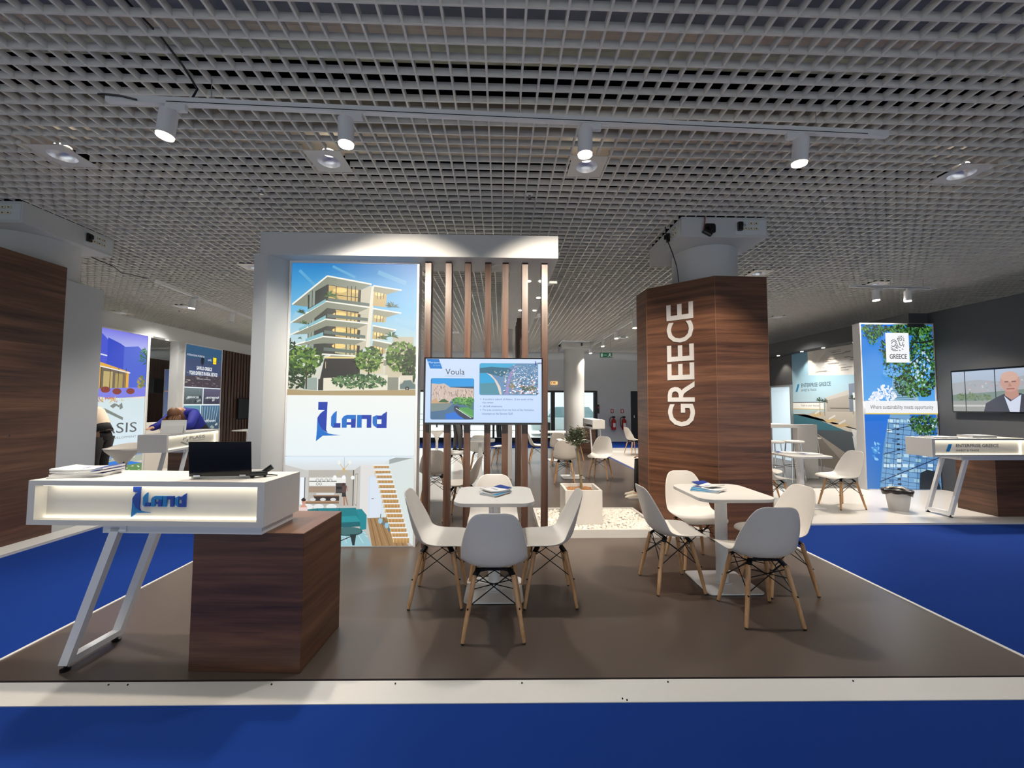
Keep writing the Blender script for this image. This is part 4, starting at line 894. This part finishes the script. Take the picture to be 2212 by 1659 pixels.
p.disc(1552,616,46,(196,152,138),54); p.disc(1551,588,40,(206,168,154),28); p.rect(1528,612,1546,618,(110,80,74)); p.rect(1560,612,1580,618,(110,80,74)); p.poly([(1550,618),(1560,640),(1544,640)],(176,128,114)); p.rect(1536,650,1572,656,(150,90,84))
screen('television','television on the charcoal wall at right edge showing a presenter in a suit', 1.244, .71, p, (7.74,6.66,1.37), R(-90))

# ------------------------------------------------------------------ left edge and left rear stand
dw = thing('display_wall','tall dark walnut wall panel at the left edge of view','display wall',(0,0,0))
MB().box(-5.35,-5.09,2.6,4.77,0,3.06).build('cladding', M_WALNUT, dw)
MB().ball((-5.085,4.32,1.14),.008).build('screw_cap', M_CHROME, dw)
tag(MB().box(-5.3,-5.10,4.772,5.225,0,2.92).build('partition_panel', M_PAINT), 'plain pale grey panel right of the left walnut wall','partition panel')
struct('trim_2', MB().box(-5.09,-4.82,-1.5,5.9,.001,.006), M_WHITE)
ls = thing('stand_wall','white fascia wall with posts of the left rear stand holding light boxes','stand wall',(0,0,0))
f = MB(); f.box(-7.85,-7.6,6.6,13.3,2.94,3.24); f.build('fascia', M_PAINT, ls)
for a,b in ((9.62,9.80),(8.80,8.86)): MB().box(-7.8,-7.605,a,b,0,2.94).build('post', M_PAINT, ls)
for y in (8.98,9.4): MB().lathe([(.03,2.939),(.03,2.93)],-7.7,y,14).build('recessed_spot', M_SMALL, ls)
MB().box(-7.8,-7.62,8.86,9.62,0,1.05).build('low_panel', M_WHITE, ls)
p = Pic(0,0,480,1060,1.256,2.90)      # left part partly hidden
p.rect(0,0,480,180,(120,120,226),(196,204,240)); p.rect(0,180,480,440,(150,160,230),(190,200,236)); p.poly([(0,20),(110,40),(190,110),(190,300),(0,300)],(70,84,206)); p.poly([(150,60),(250,90),(330,130),(330,300),(150,260)],(44,70,196)); p.poly([(280,110),(400,90),(480,150),(480,430),(280,430)],(70,96,206)); p.poly([(60,230),(330,290),(330,430),(60,430)],(226,170,60)); p.poly([(110,270),(300,300),(300,430),(110,430)],(110,96,80)); p.rect(130,300,200,430,(190,170,110)); p.rect(220,310,280,430,(170,150,90))
for x in (110,180,245,305): p.line(x,270,x,435,5,(60,50,40))
p.line(60,262,340,300,8,(236,236,240)); p.line(60,180,150,190,10,(220,226,240)); p.poly([(0,430),(480,400),(480,470),(200,490),(0,470)],(120,124,226)); p.leaves(470,160,60,60,40,26,[(30,110,60),(20,80,50),(60,150,80)],81,.2); p.leaves(440,360,30,50,24,16,[(170,150,60),(110,120,60)],82)
for x,y in ((150,430),(240,440),(350,435)): p.disc(x,y,36,(130,50,40),22)
p.rect(0,486,480,830,(206,224,228),(214,230,240)); p.leaves(180,500,120,16,30,16,[(214,190,120),(190,120,110)],83,.3)
for q_ in ([(150,560),(300,630),(298,650),(148,582)],[(190,545),(225,525),(240,545),(215,562)],[(262,540),(284,520),(294,560),(270,572)],[(225,525),(262,540),(262,556),(240,545)]): p.poly(q_,(120,130,124))
p.text('PLASIS',-6,668,420,742,(84,90,94)); p.text('REAL ESTATE + DEVELOPMENT',-30,768,420,784,(130,140,146))
p.rect(0,830,480,905,(206,226,244),(170,200,232)); p.poly([(0,900),(120,880),(240,900),(380,886),(480,900),(480,930),(0,930)],(120,150,200)); p.poly([(0,925),(480,918),(480,960),(0,960)],(170,176,160)); p.poly([(60,950),(300,940),(480,985),(400,1000),(120,985)],(20,120,214)); p.rect(0,985,480,1060,(96,140,80)); 
for k in range(90): x = rd.uniform(0,470); y = rd.uniform(920,1050); p.rect(x,y,x+rd.uniform(8,22),y+rd.uniform(3,7),rd.choice([(236,232,220),(206,190,170),(60,110,60),(250,250,246)])) if not(60<x<460 and 942<y<990) else None
light_box('backlit stand panel at left rear with blue house, thin grey lettering and sea view', -7.6, 7.5, 1.30, 2.94, R(90), p, .12)
p = Pic(0,0,400,900,1.246,2.90)
p.rect(0,0,400,320,(40,84,120),(60,70,100)); p.poly([(0,120),(120,90),(260,130),(400,100),(400,240),(0,240)],(60,74,110)); p.poly([(0,240),(400,220),(400,320),(0,320)],(70,60,70)); p.disc(180,110,18,(20,24,36),34); p.line(180,70,180,180,6,(20,24,36))
for k in range(60): x = rd.uniform(0,390); y = rd.uniform(200,312); p.rect(x,y,x+rd.uniform(6,26),y+3,rd.choice([(160,150,150),(206,190,170),(110,120,150),(40,60,50)]))
p.text('savills',240,86,280,104,(226,230,236)); p.rect(300,70,338,124,(250,222,30)); p.text('savills',303,104,335,112,(190,40,40)); p.text('INTERNATIONAL PROPERTIES',18,70,200,84,(226,230,236))
p.text('SAVILLS GREECE',120,156,290,184,(244,246,250),.03); p.text('YOUR EXPERTS IN REAL ESTATE',44,196,356,226,(244,246,250),.03); p.text('residential | commercial',124,248,276,262,(220,224,230))
p.rect(0,320,400,900,(226,236,240))
TL = [(0,328,196,452,(110,126,130),'SERVICES'),(206,328,400,452,(96,92,120),'INVESTMENTS'),(0,462,176,690,(96,150,166),'PROJECT MANAGEMENT'),(186,462,400,690,(70,110,140),'PROPERTY MANAGEMENT'),(0,700,196,900,(60,80,140),''),(206,700,400,900,(120,140,160),'')]
for i,(a,b,c,d_,col,tx_) in enumerate(TL):
    p.rect(a,b,c,d_,col,tuple(int(v*.55) for v in col)); 
    for k in range(9): x = a+rd.random()*(c-a-34); y = b+(d_-b)*(.5+.4*rd.random()); p.poly([(x,y),(x+30,y-12),(x+34,y+6),(x+6,y+12)],rd.choice([(60,70,80),(150,160,160),(190,196,196),(40,50,60)]))
    if tx_: p.text(tx_,a+(c-a)*.2,b+(d_-b)*.52,a+(c-a)*.8,b+(d_-b)*.52+14,(240,244,246),.02)
for k in range(7): p.line(200+k*30,470,196+k*26,600,5,(170,190,206))
p.disc(96,640,28,(206,190,70),34)
light_box('dark backlit photo tile panel at left rear with white lettering', -7.6, 9.80, 1.29, 2.94, R(90), p, .12)
sw = thing('slat_wall','upright walnut slat wall at left rear right of the photo tile panel','slat wall',(0,0,0))
b_ = MB(); b_.box(-7.8,-7.66,11.12,13.3,0,2.94)
for k in range(17): b_.box(-7.66,-7.60,11.14+k*.128,11.22+k*.128,0,2.94)
b_.build('slats', M_WALV, sw)
screen('television','switched off black television on the left walnut slat wall', 1.0, .60, None, (-7.54,11.75,1.02), R(90))
# hall beyond the gap
tag(MB().box(-12.2,-11.9,12.6,15.9,0,3.0).build('display_wall', M_WALV), 'dark wooden partition far beyond the left stand gap','display wall')
p = Pic(0,0,100,400,.306,2.6); p.rect(0,0,100,400,(60,72,110),(110,124,150)); p.rect(0,110,100,114,(150,110,90)); p.rect(0,240,100,243,(160,170,180))
light_box('slim dull blue panel far beyond the left stand gap', -11.5, 14.0, .35, 2.64, 0, p, .1)
bn2 = thing('banner','small red vertical banner far beyond the left stand gap','banner',(-11.2,12.5,0)); 
p = Pic(0,0,20,80,.16,.6); p.rect(0,0,20,80,(226,30,36)); p.build('print', P_LIT, bn2, (0,-.005,1.40)); MB().box(0,.16,0,.02,1.40,2.0).build('backing', M_BLACKP, bn2); MB().box(.07,.09,0,.02,0,1.40).build('pole', M_BLACKM, bn2)
tag(MB().box(-9.9,-9.3,11.0,11.3,1.75,2.15).build('wall_screen', M_BLACKP), 'dark hanging screen beyond the left stand gap','screen')

# ------------------------------------------------------------------ far wall items
def extinguisher(x, lab):
    t = thing('fire_extinguisher', lab, 'fire extinguisher', (x,FW-.10,.46), 0, 'fire extinguishers on the rear wall')
    MB().lathe([(.02,0),(.085,.01),(.09,.04),(.09,.36),(.07,.42),(.03,.45),(.03,.48)]).build('cylinder', M_RED, t, smooth=True)
    MB().box(-.05,.05,-.094,-.088,.12,.28).build('label_sticker', M_PAPER, t)
    a = MB(); a.box(-.06,.06,-.015,.015,.49,.55); a.cone((0,0,.47),(0,0,.5),.02,.02,10); a.build('valve', M_BLACKM, t)
    MB().tube([(-.03,0,.52),(-.13,-.02,.50),(-.17,-.02,.40),(-.15,-.02,.2),(-.10,-.02,.10)],.014).build('hose', M_BLACKP, t, smooth=True)
    MB().box(-.02,.02,.06,.10,.25,.40).build('wall_bracket', M_BLACKM, t)
extinguisher(4.56,'red fire extinguisher on the rear wall, left of the pair'); extinguisher(4.98,'red fire extinguisher on the rear wall, right of the pair')
for x,l_ in ((4.53,'small sign above the left fire extinguisher'),(4.94,'small sign above the right fire extinguisher')):
    t = thing('safety_sign', l_, 'sign', (x-.06,FW+.004,1.14)); MB().box(0,.12,0,.008,0,.16).build('plate', M_RED, t); MB().box(.03,.09,-.002,0,.03,.13).build('pictogram', M_PAPER, t)
al = thing('wall_phone','black and red handset device on the rear wall left of the extinguishers','handset',(3.95,FW-.04,1.12)); MB().box(-.05,.05,0,.05,0,.36).build('body', M_BLACKP, al); MB().cone((0,-.02,.24),(0,.0,.24),.03,.03).build('button', M_RED, al); MB().box(-.06,.06,.02,.05,.38,.42).build('plate', M_PAPER, al)
ye = thing('exit_light','small yellow lit emergency sign above the rear glass doors','sign',(2.02,FW-.03,2.29)); MB().box(0,.28,0,.04,0,.12).build('case', mat('amber_case',(236,190,110),.4,emis=(1,.62,.25),es=.9), ye); MB().box(.03,.06,-.003,0,.03,.09).build('pictogram', M_RED, ye); MB().box(.10,.20,-.003,0,.04,.08).build('arrow', M_RED, ye)
ex = thing('exit_sign','green running man exit sign hanging from the rear ceiling','sign',(3.13,12.5,2.965))
p = Pic(0,0,52,22,.385,.155); p.rect(0,0,52,22,(16,86,54)); p.rect(3,4,11,19,(170,206,186)); p.rect(14,10,28,12,(206,226,216)); p.disc(42,5,2,(230,240,236)); p.path([(41,8),(40,13),(45,16),(49,19)],2,(230,240,236)); p.path([(40,13),(36,15),(33,19)],2,(230,240,236)); p.path([(36,8),(41,8),(46,11)],1.6,(230,240,236))
p.build('face', attr_mat('exit_print',.55), ex, (0,-.002,0)); MB().box(0,.385,0,.03,0,.155).build('case', M_BLACKP, ex)
for x in (.05,.335): MB().cone((x,.015,.155),(x,.015,CEIL-2.965),.004,.004,6).build('hanger', M_CHROME, ex)

# ------------------------------------------------------------------ people
def person(lab, loc, rz, J, E, top, trouser, hair, shoe, scale=1, bare=(), extra=None):
    """J: name -> (x,y,z,r); E: edges. One skinned body; clothes are fitted tubes around torso and legs."""
    t = thing('person', lab, 'person', loc, rz)
    names = list(J); me = bpy.data.meshes.new('body'); me.from_pydata([Vector(J[n_][:3])*scale for n_ in names], [(names.index(a), names.index(b)) for a,b in E], [])
    me.materials.append(mat('skin_tone',(206,160,136),.5)); o = bpy.data.objects.new('body', me); C.objects.link(o); o.parent = t
    md = o.modifiers.new('skin','SKIN'); md.use_smooth_shade = True
    for i, n_ in enumerate(names):
        v_ = me.skin_vertices[0].data[i]; v_.radius = (J[n_][3]*scale,)*2; v_.use_root = (n_ == 'pelvis')
    su = o.modifiers.new('sub','SUBSURF'); su.levels = su.render_levels = 1
    def cloth(name, chains, infl, m):
        mb = MB()
        for chn in chains: mb.tube([Vector(J[a][:3])*scale for a in chn], [ (J[a][3]+infl)*scale*1.12 for a in chn], 12)
        mb.build(name, m, t, smooth='all')
    if 'l_shoulder' in J: cloth('top', [('pelvis','waist','chest','neck0'),('l_shoulder','l_elbow','l_wrist'),('r_shoulder','r_elbow','r_wrist'),('l_shoulder','r_shoulder')], .014, top)
    cloth('trousers', [('waist','pelvis'),('l_hip','l_knee','l_ankle'),('r_hip','r_knee','r_ankle'),('l_hip','r_hip')], .016, trouser)
    for s_ in 'lr':
        a = Vector(J[s_+'_ankle'][:3])*scale; b = Vector(J[s_+'_toe'][:3])*scale; d_ = (b-a); d_.z = 0; d_.normalize(); zf = .001
        sh = MB(); rows = []
        for k_,w_,h_ in ((-.06,.03,.06),(-.03,.04,.085),(.05,.042,.075),(.13,.045,.05),(.19,.035,.035),(.205,.02,.02)):
            c = a+d_*k_; sd = Vector((-d_.y,d_.x,0)); c.z = zf
            rows.append([c+sd*w_*cos(q_)+Vector((0,0,h_/2+ h_/2*sin(q_))) for q_ in [2*pi*i/12 for i in range(12)]])
        sh.rings(rows); so_ = sh.build('shoe', shoe, t, smooth='all')
        so2 = MB().rings([[Vector((p_.x,p_.y,zf+dz)) for p_ in [a+d_*k_+Vector((-d_.y,d_.x,0))*w_ for k_,w_ in ((-.07,-.03),(.05,-.045),(.16,-.045),(.21,0),(.16,.045),(.05,.045),(-.07,.03))]] for dz in (0,.018)]); so2.build('sole', M_PAPER, so_)
    hd = Vector(J['head'][:3])*scale; hf = Vector(J['face'][:3])*scale-hd; hf.normalize(); up = (hd-Vector(J['neck'][:3])*scale).normalized(); rt = hf.cross(up).normalized(); up = rt.cross(hf)
    Mx = Matrix(((rt.x,hf.x,up.x,hd.x),(rt.y,hf.y,up.y,hd.y),(rt.z,hf.z,up.z,hd.z),(0,0,0,1)))
    h_ = MB(); h_.xf = Mx; h_.ball((0,-.018,.02),.086,.100,.118,18); h_.ball((0,-.05,-.06),.082,.06,.11,16); h_.ball((-.062,-.02,-.05),.03,.055,.10,12); h_.ball((.062,-.02,-.05),.03,.055,.10,12); h_.build('hair', hair, t, smooth='all')
    f_ = MB(); f_.xf = Mx; f_.cone((0,.078,.01),(0,.105,-.025),.008,.014,10); f_.ball((-.078,0,-.01),.012,.02,.03,8); f_.ball((.078,0,-.01),.012,.02,.03,8); f_.build('nose_and_ears', mat('skin_tone_2',(202,152,128),.5), t, smooth='all')
    e_ = MB(); e_.xf = Mx
    for x in (-.03,.03): e_.ball((x,.082,.0),.009,.006,.006,8)
    e_.build('eyes', M_BLACKP, t); l_ = MB(); l_.xf = Mx; l_.box(-.02,.02,.078,.09,-.055,-.047); l_.build('mouth', mat('lip',(170,90,86),.5), t, bevel=.003)
    return t
def fingers(J, E, s_, wrist, hand, side, spread=.014):
    w = Vector(wrist); d = (Vector(hand)-w).normalized(); sd = Vector(side).normalized()
    J[s_+'_palm'] = (*(w+d*.06),.03); E.append((s_+'_wrist', s_+'_palm'))
    for i,(o_,l_) in enumerate(((-1.5,.065),(-.5,.078),(.5,.074),(1.5,.058))):
        b = w+d*.10+sd*o_*spread*1.2; a = b+d*l_*.55; c = b+d*l_+Vector((0,0,-.015)); n1,n2,n3 = f'{s_}f{i}a',f'{s_}f{i}b',f'{s_}f{i}c'
        J[n1] = (*b,.009); J[n2] = (*a,.0085); J[n3] = (*c,.007); E += [(s_+'_palm',n1),(n1,n2),(n2,n3)]
    b = w+d*.04+sd*-.035; c = b+d*.045+sd*-.02; J[s_+'ta'] = (*b,.010); J[s_+'tb'] = (*c,.008); E += [(s_+'_palm',s_+'ta'),(s_+'ta',s_+'tb')]
def standing(arms='down', stride=0.0, lean=0.0, head_drop=0.0):
    L_ = lean
    J = {'pelvis':(0,0,.96,.135),'waist':(0,L_*.10,1.08,.125),'chest':(0,L_*.32,1.30-.06*abs(L_),.15),'neck0':(0,L_*.46,1.45-.13*abs(L_),.06),'neck':(0,L_*.50,1.50-.15*abs(L_),.05),'head':(0,L_*.62+.02,1.62-.22*abs(L_)-head_drop,.088),'face':(0,L_*.62+.09,1.61-.24*abs(L_)-head_drop*1.3,.05)}
    E = [('pelvis','waist'),('waist','chest'),('chest','neck0'),('neck0','neck'),('neck','head'),('head','face')]
    for s_,sx in (('l',-1),('r',1)):
        st = stride*sx
        J[s_+'_hip'] = (sx*.09,0,.90,.09); J[s_+'_knee'] = (sx*.10,.03+st*.5,.50,.058); J[s_+'_ankle'] = (sx*.105,st,.085,.034); J[s_+'_toe'] = (sx*.115,st+.08,.045,.018)
        J[s_+'_shoulder'] = (sx*.17,L_*.40,1.40-.11*abs(L_),.055)
        if arms == 'down': J[s_+'_elbow'] = (sx*.23,-.02+L_*.3,1.13,.042); J[s_+'_wrist'] = (sx*.24,.08+L_*.3,.88,.03); hnd = (sx*.24,.12+L_*.3,.80)
        else: J[s_+'_elbow'] = (sx*.25,L_*.62,1.12,.042); J[s_+'_wrist'] = (sx*.16,L_*.62+.24,1.085,.03); hnd = (sx*.12,L_*.62+.34,1.08)
        E += [('pelvis',s_+'_hip'),(s_+'_hip',s_+'_knee'),(s_+'_knee',s_+'_ankle'),(s_+'_ankle',s_+'_toe'),('chest',s_+'_shoulder'),(s_+'_shoulder',s_+'_elbow'),(s_+'_elbow',s_+'_wrist')]
        fingers(J, E, s_, J[s_+'_wrist'][:3], hnd, (0,1,0) if arms == 'down' else (1,0,0))
    return J, E
M_CREAM = mat('cream_knit',(226,208,190),.8,noise=.1,nscale=60); M_BLKC = mat('black_cloth',(20,20,24),.85); M_GRYC = mat('dark_grey_cloth',(62,60,60),.85); M_BLUC = mat('royal_blue_cloth',(34,44,150),.8)
M_HAIR = mat('brown_hair',(120,82,54),.6,noise=.3,nscale=80); M_HAIRD = mat('dark_hair',(40,30,26),.6); M_SNEAK = mat('cream_sneaker',(222,212,192),.6)
J,E_ = standing('down',.03,.55)
person('person in cream top and black trousers standing behind the pale left panel, head hidden',(-6.90,7.15,0),R(90),J,E_,M_CREAM,M_BLKC,M_HAIRD,M_BLACKP)
J,E_ = standing('fwd',.02,.80,.17)
person('brown haired person in royal blue bending over a tablet at the left rear desk',(-5.36,7.30,0),R(178),J,E_,M_BLUC,M_BLKC,M_HAIR,M_BLACKP)
pb_ = bpy.data.objects['person.001']; lh = MB(); rd = random.Random(6)
for k in range(60):
    a = rd.random()*2*pi; r_ = rd.uniform(.06,.10); c0 = Vector((cos(a)*r_*.6, .50+sin(a)*r_*.6, 1.30)); c1 = Vector((cos(a)*r_*1.15, .53+sin(a)*r_*1.25, 1.22)); c2 = Vector((cos(a)*r_*1.1+rd.uniform(-.02,.02), .57+sin(a)*r_*1.1, 1.12)); lh.tube([c0,c1,c2,c2-Vector((0,0,.05))],[.014,.018,.014,.004],6)
lh.build('long_hair', M_HAIR, pb_, smooth='all')
J,E_ = standing('down',.05)
person('person in dark grey trousers standing far back, seen below the screen',(-1.37,12.85,0),R(-60),J,E_,M_GRYC,M_GRYC,M_HAIRD,M_BLACKP)
J,E_ = standing('down',-.04)
person('dark clothed person walking outside beyond the rear glazing',(-.05,FW+1.3,-.05),R(80),J,E_,M_BLKC,M_BLKC,M_HAIRD,M_BLACKP)
# seated person behind the totem, facing left (local +Y = facing)
J = {'pelvis':(0,0,.50,.14),'waist':(0,-.02,.64,.125),'chest':(0,.0,.88,.15),'neck0':(0,.02,1.03,.06),'neck':(0,.025,1.08,.05),'head':(0,.05,1.20,.088),'face':(0,.12,1.19,.05)}
E_ = [('pelvis','waist'),('waist','chest'),('chest','neck0'),('neck0','neck'),('neck','head'),('head','face')]
for s_,sx,fx in (('l',-1,.0),('r',1,-.06)):
    J[s_+'_hip'] = (sx*.09,.02,.50,.09); J[s_+'_knee'] = (sx*.11,.44+fx,.53,.062); J[s_+'_ankle'] = (sx*.10,.47+fx,.10,.034); J[s_+'_toe'] = (sx*.105,.55+fx,.045,.018); J[s_+'_shoulder'] = (sx*.17,.01,.98,.055); J[s_+'_elbow'] = (sx*.22,.06,.72,.042); J[s_+'_wrist'] = (sx*.13,.28,.64,.03)
    E_ += [('pelvis',s_+'_hip'),(s_+'_hip',s_+'_knee'),(s_+'_knee',s_+'_ankle'),(s_+'_ankle',s_+'_toe'),('chest',s_+'_shoulder'),(s_+'_shoulder',s_+'_elbow'),(s_+'_elbow',s_+'_wrist')]
    fingers(J, E_, s_, J[s_+'_wrist'][:3], (sx*.12,.38,.63), (1,0,0))
person('person in black trousers and cream sneakers sitting behind the totem',(2.66,6.50,0),R(90),J,E_,M_BLKC,M_BLKC,M_HAIRD,M_SNEAK)
chair(2.70,6.50,90,'white shell chair under the seated person behind the totem',G_C)

# ------------------------------------------------------------------ lamps
def spot_light(loc, target, power, angle, col=WARM, blend=.5, r=.03):
    d = bpy.data.lights.new('spot_lamp','SPOT'); d.energy = power*4.8; d.color = col; d.spot_size = R(angle); d.spot_blend = blend; d.shadow_soft_size = r
    o = bpy.data.objects.new('spot_lamp', d); C.objects.link(o); o.location = loc; v_ = Vector(target)-Vector(loc); o.rotation_euler = v_.to_track_quat('-Z','Y').to_euler(); return o
def track_head(base, tilt, lab, target, power, angle=70, L_=.165, r=.051, lens=M_SPOT, adapter=1, lamp=True):
    t = thing('track_spotlight', lab, 'spotlight', base, 0, 'cylinder track spotlights')
    dv = Vector(tilt).normalized()
    MB().box(-.02+adapter*.0,.11*adapter if adapter>0 else .02,-.016,.016,-.045,.0).build('adapter', M_METALW, t, bevel=.004) if adapter>0 else MB().box(-.11,.02,-.016,.016,-.045,.0).build('adapter', M_METALW, t, bevel=.004)
    top = Vector((0,0,-.045)); 
    bd = MB(); bd.cone(top, top+dv*L_, r, r, 28); bd.build('body', M_METALW, t, smooth=True)
    MB().cone(top+dv*L_, top+dv*(L_+.012), r*.93, r*.93, 28).build('lens', lens, t)
    if lamp: spot_light(Vector(base)+top+dv*(L_+.03), target, power, angle)
def track(a, b, lab, z=3.45, w=.034):
    t = thing('light_track', lab, 'light track', (0,0,0), 0); m = MB(); m.bar((a[0],a[1],z),(b[0],b[1],z),w,.046); m.build('rail', M_METALW, t)
    m = MB(); n_ = 3
    for k in (.12,.5,.9):
        x = a[0]+(b[0]-a[0])*k; y = a[1]+(b[1]-a[1])*k; MB().cone((x,y,z+.016),(x,y,CEIL+.02),.0022,.0022,6).build('suspension_wire', M_CHROME, t)
    g_ = MB(); g_.bar((a[0]+(b[0]-a[0])*.07,a[1]+(b[1]-a[1])*.07-w/2-.0006,z-.010),(b[0]-(b[0]-a[0])*.03,b[1]-(b[1]-a[1])*.03-w/2-.0006,z-.010),.001,.005); g_.build('groove', M_BLACKM, t)
    return t
tk = track((-2.56,2.575),(2.80,2.745),'long white light track hanging across the front of the ceiling')
MB().tube([(-2.05,2.60,3.47),(-1.98,2.56,3.52),(-1.99,2.45,3.58),(-2.0,2.30,3.62),(-2.06,2.1,3.68)],.007).build('feed_cable', M_BLACKP, tk, smooth=True)
MB().tube([(-2.62,2.575,3.48),(-2.56,2.55,3.462),(-2.46,2.55,3.455),(-2.36,2.556,3.435)],.006).build('end_cable', M_BLACKP, tk, smooth=True)
track_head((-2.175,2.587,3.428),(-.10,-.02,-1),'first track spotlight from the left on the long front track, tilted left',(-2.6,2.2,0),38,80)
track_head((-1.047,2.624,3.428),(.02,.03,-1),'second track spotlight from the left on the long front track',(-1.0,4.3,2.05),62,78)
track_head((.577,2.675,3.428),(.0,.06,-1),'third track spotlight from the left on the long front track',(.58,4.4,2.05),62,78)
track_head((2.145,2.723,3.428),(-.05,.08,-1),'rightmost track spotlight on the long front track',(2.0,4.4,1.2),50,78,adapter=-1)
track((3.07,8.6),(3.05,13.6),'light track running back in depth towards the rear column')
for i,y in enumerate((8.96,10.41,11.83,13.45)): track_head((3.03,y,3.434),(.05,-.05,-1),['nearest','second','third','farthest'][i]+' spotlight on the track beside the rear column',(2.4,y+.6,0),30,90)
track((5.75,6.37),(7.2,6.42),'short light track above the right stand')
track_head((6.2,6.38,3.434),(.02,.0,-1),'left spotlight on the short track above the right stand',(6.0,5.4,0),45,95); track_head((6.77,6.40,3.434),(-.03,.02,-1),'right spotlight on the short track above the right stand',(6.9,6.0,0),38,95)
t4 = track((-5.58,6.5),(-5.80,9.5),'light track above the left rear stand')
MB().tube([(-5.6,6.4,3.45),(-5.72,6.1,3.44),(-5.66,5.9,3.47),(-5.8,5.8,3.53),(-5.85,5.6,3.6)],.006).build('feed_cable', M_BLACKP, t4, smooth=True)
track_head((-5.66,7.43,3.434),(-.1,.0,-1),'near spotlight on the left rear track',(-6.4,7.4,0),32,95); track_head((-5.75,8.65,3.434),(-.1,.0,-1),'far spotlight on the left rear track',(-6.6,8.8,0),32,95,lens=M_PAINT)
track((-10.6,11.5),(-8.6,11.3),'light track in the hall beyond the left stand gap'); track_head((-9.2,11.35,3.434),(-.3,-.6,-1),'glaring spotlight beyond the left stand gap',(-9.4,10,0),20,90,L_=.15,r=.06); track_head((-8.95,11.33,3.434),(.2,-.1,-1),'unlit spotlight beyond the left stand gap',(0,0,0),0,60,lamp=False,lens=M_PAINT)
# feed cord at the totem column
cb = MB().tube([(1.95,4.62,3.6),(1.965,4.62,3.45),(2.02,4.60,3.28),(2.08,4.62,3.12),(2.12,4.66,2.94)],.006); tag(cb.build('hanging_cord', M_BLACKP, smooth=True),'thin black cord hanging from the ceiling into the totem top','cord')
DLG = 'square recessed downlights in the grid ceiling'
def downlight(x, y, lab, power=45, on=True):
    t = thing('downlight', lab, 'downlight', (x,y,CEIL), 0, DLG)
    hw = .155; m = MB(); N = 24; sq = [(hw,hw),(-hw,hw),(-hw,-hw),(hw,-hw)]
    ci = [(.095*cos(2*pi*i/N), .095*sin(2*pi*i/N), -.004) for i in range(N)]
    out = []
    for i in range(N):
        a = 2*pi*i/N; k_ = hw/max(abs(cos(a)),abs(sin(a))); out.append((k_*cos(a),k_*sin(a),-.004))
    m.rings([out,ci],caps=False); m.rings([[(p_[0],p_[1],.0) for p_ in out],out],caps=False); m.build('cover_plate', M_GRID, t)
    MB().lathe([(.095,-.004),(.092,.02),(.075,.055),(.055,.075)],n=28,caps=False).build('reflector', M_REFL, t, smooth=True)
    MB().lathe([(.054,.070),(.054,.085)],n=20).build('lamp', M_DL if on else M_PAINT, t)
    if on and power:
        d = bpy.data.lights.new('downlight_lamp','SPOT'); d.energy = power*6.6; d.color = NEUT; d.spot_size = R(108); d.spot_blend = .7; d.shadow_soft_size = .08
        o = bpy.data.objects.new('downlight_lamp', d); C.objects.link(o); o.location = (x,y,CEIL-.03)
for i,(x,y,l_) in enumerate(DLS): downlight(x,y,l_,(30 if y < 9 else 80) if y > 1 else (9 if x < 0 else 4))
for i,(x,y) in enumerate(((.281,3.94),(-2.381,3.94),(3.297,3.93),(-7.3,9.2),(-4.6,11.0))):
    t = thing('sprinkler',['sprinkler head in the ceiling above the right half of the portal','sprinkler head in the ceiling above the portal left end','sprinkler head in the ceiling right of the totem column','sprinkler head above the left rear fascia','sprinkler head near the portal left post'][i],'sprinkler',(x,y,CEIL),0,'ceiling sprinklers')
    MB().lathe([(.035,.0),(.032,-.008),(.014,-.012),(.014,-.0)],n=18).build('rosette', M_METALW, t); MB().lathe([(.009,-.01),(.009,-.04),(.018,-.045),(.018,-.05)],n=12).build('nozzle', M_CHROME, t)
# small lamps of the portal and fascias
for x,y in ((.337,4.865),(.309,6.401),(.53,5.63)): spot_light((x,y,2.98),(x,y,0),10,90)
for y in (10.72,9.86,9.19,8.35): spot_light((7.6,y,2.82),(7.78,y,0),7,80)
